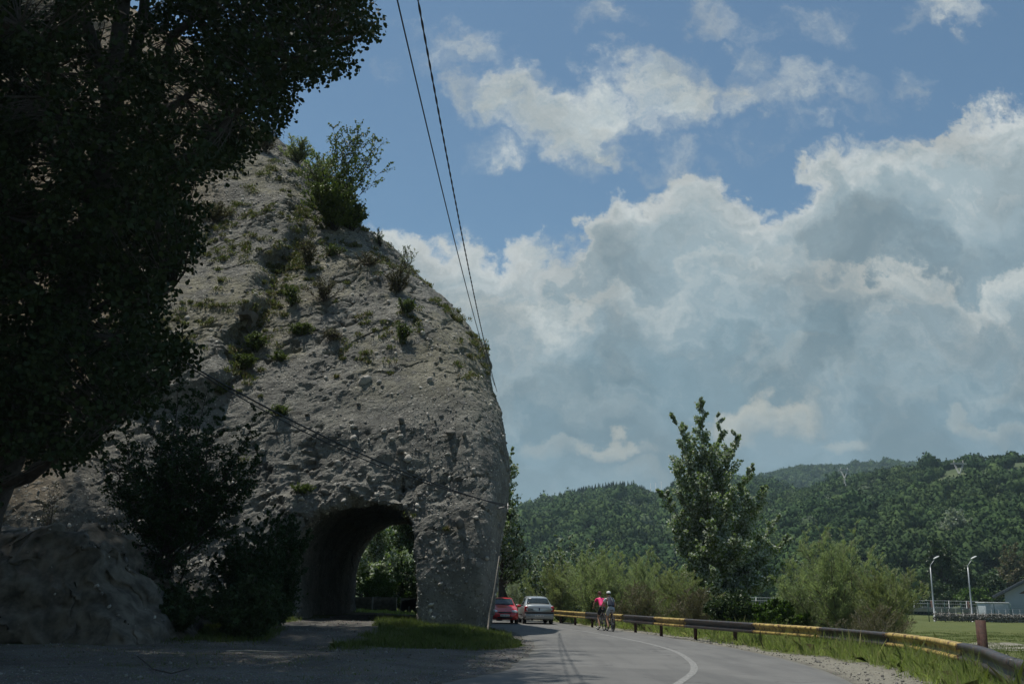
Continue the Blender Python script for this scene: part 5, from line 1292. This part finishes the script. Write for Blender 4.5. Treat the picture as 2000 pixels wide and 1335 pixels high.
for sg in (1, -1):
    R_ = np.array([[math.cos(an), 0, -sg * math.sin(an)], [0, 1, 0], [sg * math.sin(an), 0, math.cos(an)]]); cx_ = Wd / 2 - sg * (Wd / 2 + 1.6) / 2
    B.box((cx_, Dp / 2, hE + Wd / 2 * sl - (Wd / 2 + 1.6) / 2 * sl + .28), (Ls, Dp + 1.6, .42), R_)
B.build('roof', M_ROOF, bd, .02)
V = np.array([(1.9, -.03, hE), (Wd - 1.9, -.03, hE), (Wd / 2, -.03, hE + Wd / 2 * sl - 1.0)]); V = np.vstack([V, V + [0, .02, 0]]); np_mesh('gable_board', V, [np.array([[0, 1, 2], [5, 4, 3]])], M_BRN, bd)
B = Boxes(); B.box((3.1, -.03, 1.15), (1.3, .06, 2.3)); dr = B.build('door', M_WHITE, bd, .01); B = Boxes(); B.box((3.6, -.08, 1.1), (.1, .05, .2)); B.build('handle', M_BLK, dr)
B = Boxes(); B.box((3.4, -.10, .42), (.55, .1, .5)); B.build('vent', M_BLK, bd)
# pale tank with a white lid beside it
x2 = float(P(1938, 1180, 149)[0]); hh_ = float(P(1938, 1177, 149)[2]) - z0
tk = empty('storage_tank', (x2, 149, z0)); tag(tk, 'pale grey box-shaped tank with a white lid left of the grey building', 'tank')
B = Boxes(); B.box((0, 0, hh_ / 2), (3.5, 3, hh_), None, .94); B.build('tank_body', simple('pale_tank', (.42, .46, .48), .6, var=.08, scale=1), tk, .08)
B = Boxes(); B.box((0, 0, hh_ + .06), (3.55, 3.05, .16)); B.build('lid', M_WHITE, tk, .05)

# ------------------------------------------------------------------ pylons and masts on the hills
M_PYL = simple('pylon_steel', (.50, .50, .48), .6, .2, var=.1)
def pylon(px, top, bot, Y, label, kind='Y', name='electricity_pylon'):
    p = P(px, bot, Y); h = P(px, top, Y)[2] - p[2]; r = max(.10, h * .007)
    T = Tubes()
    def bar(a, b2, q=1.0): T.add([np.array([a[0] * h, a[2] * h if len(a) > 2 else 0, a[1] * h]), np.array([b2[0] * h, b2[2] * h if len(b2) > 2 else 0, b2[1] * h])], r * q, 4)
    if kind == 'Y':
        for sg in (-1, 1):
            bar((sg * .06, -.5), (sg * .03, .25)); bar((sg * .03, .25), (sg * .27, .80)); bar((0, .30), (sg * .20, .80), .8)
            for k in range(5):
                t0, t1 = k / 5, (k + 1) / 5; lo = lambda q: (sg * (.03 + .24 * q), .25 + .55 * q); li = lambda q: (sg * .20 * q, .30 + .50 * q)
                bar(lo(t0), li(t1), .6); bar(li(t0), lo(t1), .6)
            bar((sg * .24, .80), (sg * .24, 1.0), .8)
        bar((-.42, .80), (.42, .80), 2.2); bar((-.42, .80), (0, .85), .7); bar((.42, .80), (0, .85), .7); bar((-.27, .86), (.27, .86), .7)
    else:
        for sg in (-1, 1): bar((sg * .05, -.4), (sg * .012, 1.0), .9)
        for k in range(8):
            z_ = k / 8; w_ = .05 - .038 * z_; bar((-w_, z_), (w_, z_ + .12), .6)
        if kind == 'T': bar((-.16, .86), (.16, .86)); bar((-.12, .70), (.12, .70))
    o = T.build(name, M_PYL, None, False); o.location = tuple(p); tag(o, label, 'pylon' if name != 'radio_mast' else 'mast'); return o
pylon(1650, 912, 940, 560, 'V-shaped electricity pylon on the middle of the hill, near the far ridge')
pylon(1875, 898, 935, 470, 'V-shaped electricity pylon near the crest at the far right')
pylon(1254, 956, 985, 800, 'broad V-shaped pylon under the conifer crest of the left hill')
pylon(1240, 960, 980, 815, 'slim lattice pylon just left of the broad one on the left hill', 'T')
pylon(1229, 960, 976, 830, 'smallest lattice pylon, left end of the three on the left hill', 'T')
for k, (x, tp) in enumerate(((1271, 943), (1281, 942), (1292, 940))):
    pylon(x, tp, 970, 985, ('left', 'middle', 'right')[k] + ' one of three thin radio masts in the saddle beside the tall poplar', 'M', 'radio_mast')

# ------------------------------------------------------------------ cars
M_SILVER = simple('silver_car_paint', (.40, .43, .43), .32, .55, var=.02, coat=.6); M_RED = simple('red_car_paint', (.52, .018, .022), .35, 0.0, var=.03, coat=.7)
M_GLASS = simple('dark_car_glass', (.018, .026, .028), .08, 0, var=.1); M_TYRE = simple('tyre_rubber', (.015, .015, .015), .85, var=.2); M_PLAST = simple('black_plastic', (.018, .018, .02), .6, var=.1)
M_BUMP = simple('grey_bumper', (.33, .345, .345), .45, .3, var=.03); M_TAIL = simple('red_lamp_lens', (.42, .012, .015), .15, var=.1, coat=.5); M_CLEAR = simple('clear_lamp_lens', (.55, .60, .62), .12, .3, var=.15, coat=.6)
M_CHROME = simple('chrome', (.7, .7, .7), .15, 1, var=.03); M_PLATE = simple('plate_white', (.62, .62, .60), .5, var=.03); M_BLUE = simple('blue_badge', (.01, .03, .16), .3, var=.1); M_RIM = simple('alloy_rim', (.35, .35, .35), .35, .8, var=.1)
def car_body(st, mat, root, n=44):
    st = np.array(st, float); ys = np.linspace(st[0, 0], st[-1, 0], n); ys = np.unique(np.concatenate([ys, st[:, 0]]))
    cols = [np.interp(ys, st[:, 0], st[:, k]) for k in range(1, 7)]
    V = []
    for i_, y in enumerate(ys):
        wb, w, zb, zl, wt, zt = [c[i_] for c in cols]
        half = [(0, zb), (wb * .9, zb), (wb, zb + .10), (w * 1.0, zb + (zl - zb) * .45), (w * .995, zb + (zl - zb) * .75), (w * .96, zl), (wt + (w * .96 - wt) * .5, zl + (zt - zl) * .5), (wt, zt - .035), (wt * .86, zt - .008), (wt * .45, zt + .008), (0, zt + .012)]
        loop = half + [(-x, z) for x, z in half[-2:0:-1]]
        V += [(x, y, z) for x, z in loop]
    k = 20; m_ = len(ys); F = []
    for i_ in range(m_ - 1):
        for j in range(k): F.append((i_ * k + j, i_ * k + (j + 1) % k, (i_ + 1) * k + (j + 1) % k, (i_ + 1) * k + j))
    c = len(V); V.append((0, ys[0] - .02, cols[3][0] * .6 + cols[2][0] * .3)); V.append((0, ys[-1] + .02, cols[3][-1] * .6 + cols[2][-1] * .3))
    T3 = [(j, c, (j + 1) % k) for j in range(k)] + [((m_ - 1) * k + j, (m_ - 1) * k + (j + 1) % k, c + 1) for j in range(k)]
    ob = np_mesh('body', np.array(V), [np.array(F), np.array(T3)], mat, root, True)
    bm = bmesh.new(); bm.from_mesh(ob.data); bmesh.ops.recalc_face_normals(bm, faces=bm.faces[:]); bm.to_mesh(ob.data); bm.free()
    f_ = lambda y: [float(np.interp(y, st[:, 0], st[:, q])) for q in range(1, 7)]
    return f_
def top_pane(f_, y0, y1, fr, name, root, mat=None, off=.012):
    V = []; ys = np.linspace(y0, y1, 6); xs = np.linspace(-1, 1, 9)
    for y in ys:
        wb, w, zb, zl, wt, zt = f_(y)
        for x in xs: V.append((x * wt * fr, y, zt + .012 * (1 - abs(x)) + off - .012 * max(0, abs(x) - .8) / .2))
    o = np_mesh(name, np.array(V), grid_faces(6, 9), mat or M_GLASS, root, True); md = o.modifiers.new('t', 'SOLIDIFY'); md.thickness = .006; md.offset = 0; return o
def side_pane(f_, y0, y1, sg, root, slant0=0.0, slant1=0.0):
    V = []
    for y in np.linspace(y0, y1, 6):
        q_ = (y - y0) / (y1 - y0); wb, w, zb, zl, wt, zt = f_(y)
        for tz in (.06, .5, .86):
            yy_ = y + slant0 * tz * (1 - q_) + slant1 * tz * q_
            x = w * .96 + (wt - w * .96) * tz; V.append((sg * (x + .008), yy_, zl + (zt - .035 - zl) * tz))
    o = np_mesh('side_window', np.array(V), grid_faces(6, 3), M_GLASS, root, True); md = o.modifiers.new('t', 'SOLIDIFY'); md.thickness = .006; md.offset = 0
def wheel(x, y, root, r=.30, w=.19):
    V = []; F = []; n = 28; prof = [(-w / 2, r * .62), (-w / 2, r * .93), (-w * .36, r), (w * .36, r), (w / 2, r * .93), (w / 2, r * .62)]
    for k in range(n):
        a = k * 2 * math.pi / n
        for (q, rr_) in prof: V.append((q, math.cos(a) * rr_, math.sin(a) * rr_))
    m_ = len(prof)
    for k in range(n):
        for j in range(m_): F.append((k * m_ + j, ((k + 1) % n) * m_ + j, ((k + 1) % n) * m_ + (j + 1) % m_, k * m_ + (j + 1) % m_))
    t_ = np_mesh('wheel', np.array(V), np.array(F), M_TYRE, root, True); t_.location = (x, y, r)
    B = Tubes(); B.add([(-w * .35, 0, 0), (w * .35, 0, 0)], r * .63, 20); rim = B.build('rim', M_RIM, t_, False)
def rbox(name, c, s, mat, root, bev=.02, R=None):
    B = Boxes(); B.box(c, s, R); return B.build(name, mat, root, bev)
def glyphs(root, y, z, w, n, seed, mat, sg):
    r = random.Random(seed); B = Boxes()
    for k in range(n):
        x = -w / 2 + w * (k + .5) / n
        if k in (2, n - 4): continue
        B.box((x - .012, y, z), (.010, .004, .06)); B.box((x + .012, y, z + r.choice((0, .015, -.015))), (.010, .004, .03)); B.box((x, y, z + r.choice((.025, -.025, 0))), (.024, .004, .010))
    B.build('number', mat, root)
# silver saloon, seen from behind
cs = empty('car', (1.62, 60.2, .03), rad(5.0)); tag(cs, 'silver four-door saloon driving away around the bend, seen from behind', 'car')
st = [(-2.13, .74, .79, .36, .93, .66, .99), (-2.06, .80, .85, .28, .98, .72, 1.045), (-1.9, .84, .865, .25, .985, .73, 1.065), (-1.52, .86, .87, .23, .97, .72, 1.075), (-1.02, .86, .87, .22, .96, .60, 1.43), (-.75, .86, .87, .22, .95, .585, 1.50), (0, .86, .87, .22, .93, .595, 1.53), (.40, .86, .87, .22, .92, .575, 1.495),
      (1.18, .86, .865, .22, .91, .70, .99), (1.85, .83, .84, .25, .80, .66, .86), (2.12, .74, .76, .34, .66, .56, .72)]
f_ = car_body(st, M_SILVER, cs)
top_pane(f_, -1.47, -1.06, .93, 'rear_window', cs); top_pane(f_, .46, 1.1, .92, 'windscreen', cs)
for sg in (-1, 1):
    side_pane(f_, -1.02, -.20, sg, cs, .18, 0); side_pane(f_, -.14, .78, sg, cs, 0, -.38)
    t_ = rbox('tail_lamp', (sg * .745, -2.07, .80), (.19, .16, .36), M_TAIL, cs, .05)
    rbox('lens', (sg * .70, -2.155, .80), (.06, .012, .12), M_CLEAR, t_, .004)
    m_ = rbox('mirror', (sg * .97, .62, .98), (.20, .12, .14), M_SILVER, cs, .04)
    for y in (-1.33, 1.30): wheel(sg * .76, y, cs)
    rbox('side_trim', (sg * .872, 0, .50), (.02, 2.0, .07), M_PLAST, cs, .008)
bp_ = rbox('bumper', (0, -2.09, .44), (1.66, .26, .30), M_BUMP, cs, .07); rbox('bumper_strip', (0, -2.16, .635), (1.62, .12, .10), M_PLAST, cs, .02)
rbox('handle_strip', (0, -2.165, .905), (1.12, .02, .016), M_PLAST, cs, .004); rbox('badge', (0, -2.172, .83), (.07, .012, .10), M_BLUE, cs, .01); rbox('lettering', (-.42, -2.168, .83), (.14, .008, .022), M_PLAST, cs); rbox('badge', (0, -2.172, .74), (.03, .012, .05), M_BLUE, cs, .006)
pl = rbox('number_plate', (0, -2.232, .47), (.52, .012, .11), M_PLATE, cs, .004); glyphs(pl, -2.241, .47, .46, 9, 3, M_PLAST, 1)
rbox('sticker', (-.42, -1.13, 1.385), (.12, .05, .04), M_PLATE, cs, .004, np.array([[1, 0, 0], [0, .82, -.57], [0, .57, .82]])); rbox('exhaust', (-.42, -2.17, .27), (.07, .16, .06), M_PLAST, cs, .02)
T = Tubes(); T.add([(0, -.6, 1.52), (0, -.75, 1.68)], .008, 4); T.build('aerial', M_PLAST, cs)
# red hatchback coming the other way
cr_ = empty('car', (-.33, 59.3, .03), math.pi + rad(6)); tag(cr_, 'red hatchback coming towards the viewer, half hidden by the rock', 'car')
st = [(-1.9, .68, .72, .34, .85, .52, .95), (-1.8, .78, .81, .28, .93, .56, 1.10), (-1.35, .82, .82, .22, .93, .56, 1.36), (-.9, .82, .82, .20, .92, .575, 1.405), (0, .82, .82, .20, .90, .58, 1.42), (.30, .82, .82, .20, .89, .555, 1.38), (1.02, .82, .82, .20, .86, .66, .98), (1.55, .80, .80, .22, .74, .60, .84), (1.80, .72, .74, .27, .60, .52, .68), (1.91, .60, .63, .34, .52, .42, .58)]
f_ = car_body(st, M_RED, cr_)
top_pane(f_, .36, .96, .93, 'windscreen', cr_); top_pane(f_, -1.74, -1.40, .85, 'rear_window', cr_)
for sg in (-1, 1):
    side_pane(f_, -1.25, -.25, sg, cr_, .1, 0); side_pane(f_, -.2, .66, sg, cr_, 0, -.34)
    V0, F0 = IC3; V = V0 * [.20, .17, .105] @ Rz(-sg * .55).T; hl = np_mesh('headlight', V + [sg * .56, 1.70, .655], F0, M_CLEAR, cr_, True)
    rbox('mirror', (sg * .93, .68, .97), (.22, .12, .15), M_RED, cr_, .05)
    for y in (-1.2, 1.17): wheel(sg * .73, y, cr_, .29, .17)
    rbox('fog_lamp', (sg * .55, 1.86, .36), (.14, .06, .07), M_CLEAR, cr_, .02)
rbox('grille', (0, 1.88, .615), (.72, .10, .075), M_PLAST, cr_, .02); rbox('bumper', (0, 1.86, .44), (1.30, .20, .26), M_RED, cr_, .08); rbox('air_intake', (0, 1.945, .35), (.86, .05, .10), M_PLAST, cr_, .02)
T = Tubes(); dm = [(0, 0, .085), (.06, 0, 0), (0, 0, -.085), (-.06, 0, 0), (0, 0, .085)]; T.add(dm, .014, 5); e_ = T.build('badge', M_CHROME, cr_); e_.location = (0, 1.955, .625)
pl = rbox('number_plate', (0, 1.972, .46), (.52, .012, .11), M_PLATE, cr_, .004); glyphs(pl, 1.981, .46, .46, 9, 5, M_PLAST, 1)

# ------------------------------------------------------------------ cyclists
def skin(name, verts, edges, mat, root, root_i=0, sub=2, smooth=.5):
    me_ = bpy.data.meshes.new(name); me_.from_pydata([v[:3] for v in verts], edges, []); me_.materials.append(mat)
    ob = bpy.data.objects.new(name, me_); COL.objects.link(ob); ob.parent = root
    sk = ob.modifiers.new('skin', 'SKIN'); sk.use_smooth_shade = True; sk.branch_smoothing = smooth
    if not me_.skin_vertices:
        bm = bmesh.new(); bm.from_mesh(me_); bm.verts.layers.skin.verify(); bm.to_mesh(me_); bm.free()
    for i_, v in enumerate(verts):
        r = v[3] if len(v) > 3 else .05; rr_ = v[4] if len(v) > 4 else r
        me_.skin_vertices[0].data[i_].radius = (r, rr_); me_.skin_vertices[0].data[i_].use_root = (i_ == root_i)
    sb = ob.modifiers.new('sub', 'SUBSURF'); sb.levels = sub; sb.render_levels = sub
    return ob
M_SKIN = simple('skin', (.42, .24, .16), .55, var=.08); M_PINK = simple('pink_jersey', (.85, .03, .20), .7, var=.06); M_BSH = simple('black_cycling_shorts', (.014, .014, .018), .75, var=.2)
M_WSH = simple('white_jersey', (.62, .68, .70), .7, var=.05); M_GSH = simple('pale_grey_shorts', (.36, .39, .42), .75, var=.08); M_NAVY = simple('navy_backpack', (.016, .022, .045), .65, var=.2); M_HAIR = simple('auburn_hair', (.09, .022, .014), .6, var=.25, scale=30, bump=.5)
M_HELM = simple('white_helmet', (.78, .79, .76), .3, var=.03, coat=.4); M_SHOE = simple('dark_shoe', (.03, .03, .03), .6, var=.2); M_SHOEW = simple('pale_shoe', (.5, .5, .48), .6, var=.1); M_DHAIR = simple('dark_hair', (.02, .015, .012), .6, var=.2)
def bicycle(loc, rz, frame_mat, label, rimc):
    r = empty('bicycle', loc, rz); tag(r, label, 'bicycle', 'bicycles ridden along the right lane')
    for y in (-.52, .53):
        T = Tubes(); a = np.linspace(0, 2 * math.pi, 33); T.add(np.stack([0 * a, np.cos(a) * .325, np.sin(a) * .325], 1), .024, 6, cap=False); w_ = T.build('wheel', M_TYRE, r); w_.location = (0, y, .35)
        T = Tubes(); T.add(np.stack([0 * a, np.cos(a) * .298, np.sin(a) * .298], 1), .009, 5, cap=False)
        for k in range(14): b_ = k * 2 * math.pi / 14; T.add([(0, 0, 0), (0, math.cos(b_) * .295, math.sin(b_) * .295)], .0022, 3, cap=False)
        T.add([(-.05, 0, 0), (.05, 0, 0)], .022, 8); T.build('rim', rimc, w_)
    T = Tubes(); bb = (0, -.06, .30); st_ = (0, -.20, .80); hd = (0, .34, .78); hb = (0, .37, .66)
    T.add([bb, st_], .018, 6); T.add([st_, hd], .016, 6); T.add([bb, hb], .02, 6); T.add([hd, hb], .022, 6)
    for sg in (-1, 1): T.add([(sg * .06, -.52, .35), (sg * .03, -.06, .30)], .010, 5); T.add([(sg * .06, -.52, .35), (sg * .02, -.19, .74)], .010, 5); T.add([(sg * .045, .37, .66), (sg * .06, .53, .35)], .014, 5)
    T.build('frame', frame_mat, r)
    T = Tubes(); T.add([st_, (0, -.235, .93)], .014, 6); T.build('seat_post', M_CHROME, r)
    V0, F0 = IC3; V = V0 * [.075, .13, .032]; V[:, 0] *= np.where(V[:, 1] > 0, 1 - V[:, 1] * 5, 1); np_mesh('saddle', V + [0, -.24, .945], F0, M_PLAST, r, True)
    T = Tubes(); T.add([(0, .34, .78), (0, .33, .95)], .014, 6); T.add([(-.30, .30, .99), (-.12, .34, .96), (0, .36, .95), (.12, .34, .96), (.30, .30, .99)], .013, 6); h_ = T.build('handlebar', M_PLAST, r)
    T = Tubes(); T.add([(-.03, -.06, .30), (.03, -.06, .30)], .03, 8); T.add([(.06, -.06, .30), (.06, -.03, .47)], .011, 5); T.add([(-.06, -.06, .30), (-.06, -.09, .13)], .011, 5)
    a = np.linspace(0, 2 * math.pi, 20); T.add(np.stack([0 * a + .045, np.cos(a) * .085 - .06, np.sin(a) * .085 + .30], 1), .006, 4, cap=False); T.build('crankset', M_PLAST, r)
    for sg, y, z in ((1, -.03, .47), (-1, -.09, .13)): rbox('pedal', (sg * .115, y, z), (.09, .08, .022), M_PLAST, r, .004)
    return r
def rider(loc, rz, label, jersey, shorts, shoe, helmet, pack, s=1.0, hairc=None, lean=0.0, hipw=.105):
    r = empty('person', loc, rz); tag(r, label, 'person')
    L = {}
    def J(n, x, y, z, a, b_=None): L[n] = (x, y, z, a * s, (b_ or a) * s)
    J('pel', 0, -.21, 1.02, .135, .115); J('waist', 0, -.10, 1.17, .115, .095); J('chest', 0, .06, 1.34, .145, .11); J('up', 0, .13, 1.43, .115, .085); J('neck', 0, .19, 1.51, .050); J('jaw', 0, .235, 1.58, .062, .07); J('head', 0, .235, 1.66, .078, .092); J('crown', 0, .235, 1.735, .06, .07)
    for sg, k in ((1, 'r'), (-1, 'l')):
        J('sh' + k, sg * .165, .13, 1.42, .058); J('el' + k, sg * .275, .24, 1.20, .040); J('fo' + k, sg * .285, .28, 1.10, .036); J('wr' + k, sg * .285, .30, 1.035, .025); J('hn' + k, sg * .285, .315, .995, .030, .018)
        J('hip' + k, sg * hipw, -.20, .97, .105)
    J('knr', .12, .16, .80, .062); J('car', .12, .12, .70, .055); J('anr', .115, -.06, .565, .036); J('her', .115, -.08, .52, .034); J('tor', .115, .07, .50, .026)
    J('knl', -.12, .06, .60, .062); J('cal', -.12, 0, .48, .055); J('anl', -.115, -.14, .22, .036); J('hel', -.115, -.155, .175, .034); J('tol', -.115, -.01, .155, .026)
    names = list(L); E_ = [('pel', 'waist'), ('waist', 'chest'), ('chest', 'up'), ('up', 'neck'), ('neck', 'jaw'), ('jaw', 'head'), ('head', 'crown')]
    for k in 'rl': E_ += [('up', 'sh' + k), ('sh' + k, 'el' + k), ('el' + k, 'fo' + k), ('fo' + k, 'wr' + k), ('wr' + k, 'hn' + k), ('pel', 'hip' + k), ('hip' + k, 'kn' + k), ('kn' + k, 'ca' + k), ('ca' + k, 'an' + k), ('an' + k, 'he' + k), ('he' + k, 'to' + k)]
    V = [L[n] for n in names]; E2_ = [(names.index(a), names.index(b_)) for a, b_ in E_]
    for k, sg in (('r', 1), ('l', -1)):
        hi = names.index('hn' + k); hx, hy, hz_ = L['hn' + k][:3]
        for q in range(4):          # four fingers wrapped over the grip, unequal lengths
            dx = sg * (-.030 + .019 * q); ln = (.9, 1.0, .95, .75)[q]
            i0 = len(V); V += [(hx + dx, hy + .030 * ln, hz_ + .012, .0085), (hx + dx, hy + .046 * ln, hz_ - .010, .008), (hx + dx, hy + .030 * ln, hz_ - .030, .007)]
            E2_ += [(hi, i0), (i0, i0 + 1), (i0 + 1, i0 + 2)]
        i0 = len(V); V += [(hx - sg * .040, hy - .002, hz_ + .002, .010), (hx - sg * .050, hy + .012, hz_ - .022, .008)]; E2_ += [(hi, i0), (i0, i0 + 1)]
    body = skin('body', V, E2_, M_SKIN, r)
    # face: nose, ears, eyes
    T = Tubes(); T.add([(0, .318, 1.672), (0, .345, 1.640), (0, .325, 1.632)], [.008, .013, .009], 6); T.build('nose', M_SKIN, r)
    for sg in (-1, 1):
        V0, F0 = IC2; np_mesh('ear', V0 * [.010, .022, .030] + [sg * .082, .235, 1.65], F0, M_SKIN, r, True); np_mesh('eye', V0 * .012 + [sg * .030, .312, 1.668], F0, M_PLAST, r, True)
    T = Tubes(); T.add([(-.022, .312, 1.602), (0, .320, 1.600), (.022, .312, 1.602)], .005, 5); T.build('mouth', M_TAIL, r)
    def cl(names_, edges_, g, mat, nm, cut={}):
        vv = []
        for n in names_:
            if isinstance(n, tuple): a, b_, f = n; pa, pb = np.array(L[a]), np.array(L[b_]); v = pa + (pb - pa) * f; v[3:] += g; vv.append(tuple(v))
            else: v = list(L[n]); v[3] += g; v[4] += g; vv.append(tuple(v))
        return skin(nm, vv, edges_, mat, r)
    cl([('pel', 'waist', .15), 'waist', 'chest', 'up', ('up', 'neck', .35), 'shr', ('shr', 'elr', .6), 'shl', ('shl', 'ell', .6)], [(0, 1), (1, 2), (2, 3), (3, 4), (3, 5), (5, 6), (3, 7), (7, 8)], .016, jersey, 'jersey')
    cl([('pel', 'waist', .5), 'pel', 'hipr', ('hipr', 'knr', .75), 'hipl', ('hipl', 'knl', .75)], [(0, 1), (1, 2), (2, 3), (1, 4), (4, 5)], .017, shorts, 'shorts')
    for k in 'rl': cl([('an' + k, 'he' + k, .4), 'he' + k, 'to' + k], [(0, 1), (1, 2)], .012, shoe, 'shoe')
    if helmet:
        V0, F0 = IC3; V = V0 * [.105, .135, .095]; V[:, 2] = np.maximum(V[:, 2], -.028); V[:, 1] *= np.where(V[:, 1] < 0, 1.1, 1.0)
        hm = np_mesh('helmet', V + [0, .225, 1.70], F0, M_HELM, r, True)
        B = Boxes()
        for x_ in (-.045, 0, .045): B.box((x_, .20, 1.797 - abs(x_) * .25), (.014, .15, .012))
        B.build('vents', M_PLAST, hm)
        V0, F0 = IC2; np_mesh('hair', V0 * [.082, .088, .05] + [0, .215, 1.655], F0, M_DHAIR, r, True)
    else:
        V0, F0 = IC3; V = V0 * [.088, .102, .085]; V *= (1 + .05 * np.array([fbm((V0 * 4), 3, 2)]).T); np_mesh('hair', V + [0, .215, 1.70], F0, hairc, r, True)
        T = Tubes(); T.add([(0, .14, 1.70), (0, .085, 1.66), (0, .075, 1.58)], [.03, .035, .012], 8); T.build('ponytail', hairc, r)
    if pack:
        pk = np_mesh('backpack', np.array([[-.15, -.02, -.22], [.15, -.02, -.22], [.15, .12, -.20], [-.15, .12, -.20], [-.13, -.02, .23], [.13, -.02, .23], [.13, .10, .24], [-.13, .10, .24]]) @ np.array([[1, 0, 0], [0, .87, .5], [0, -.5, .87]]).T * [1.05, 1, 1] + [.01, -.16, 1.31],
                     np.array([[0, 3, 2, 1], [4, 5, 6, 7], [0, 1, 5, 4], [1, 2, 6, 5], [2, 3, 7, 6], [3, 0, 4, 7]]), M_NAVY, r)
        md = pk.modifiers.new('b', 'BEVEL'); md.width = .05; md.segments = 3
        T = Tubes(); T.add([(-.02, -.15, 1.57), (.03, -.255, 1.40), (.07, -.27, 1.30)], [.008, .014, .012], 6); T.build('reflective_strip', M_HELM, pk)
        for sg in (-1, 1): T = Tubes(); T.add([(sg * .11, -.05, 1.50), (sg * .13, .13, 1.50), (sg * .14, .16, 1.34), (sg * .13, -.02, 1.16)], .016, 6); T.build('strap', M_NAVY, pk)
    return r
hd_ = rad(11)
x, y = 4.42, 48.6
bicycle((x, y, .03), hd_, M_PLAST, 'dark bicycle under the rider in pink', M_RIM); rider((x, y, .03), hd_, 'cyclist in a bright pink jersey and black shorts, seen from behind', M_PINK, M_BSH, M_SHOEW, False, False, .93, M_HAIR)
x, y = 4.72, 47.4
bicycle((x, y, .03), rad(9), M_BSH, 'dark bicycle with pale rims under the rider with the backpack', M_CHROME); rider((x, y, .03), rad(9), 'cyclist in a white helmet with a navy backpack and pale grey shorts', M_WSH, M_GSH, M_SHOE, True, True, 1.08, None)

# ------------------------------------------------------------------ air between the camera and the far hills
HAZE = 0.00016
if HAZE:
    B = Boxes(); B.box((0, 2000, 195), (9200, 7000, 420)); hz_ = B.build('haze', None); hz_['kind'] = 'stuff'
    m = bpy.data.materials.new('haze_air'); m.use_nodes = True; m.node_tree.nodes.clear(); t = NT(m.node_tree)
    pv = t.node('ShaderNodeVolumePrincipled'); pv.inputs['Color'].default_value = (.66, .90, 1.0, 1); pv.inputs['Density'].default_value = HAZE; pv.inputs['Anisotropy'].default_value = .2
    mo = t.node('ShaderNodeOutputMaterial'); t.put(mo.inputs['Volume'], pv.outputs[0]); hz_.data.materials.append(m)
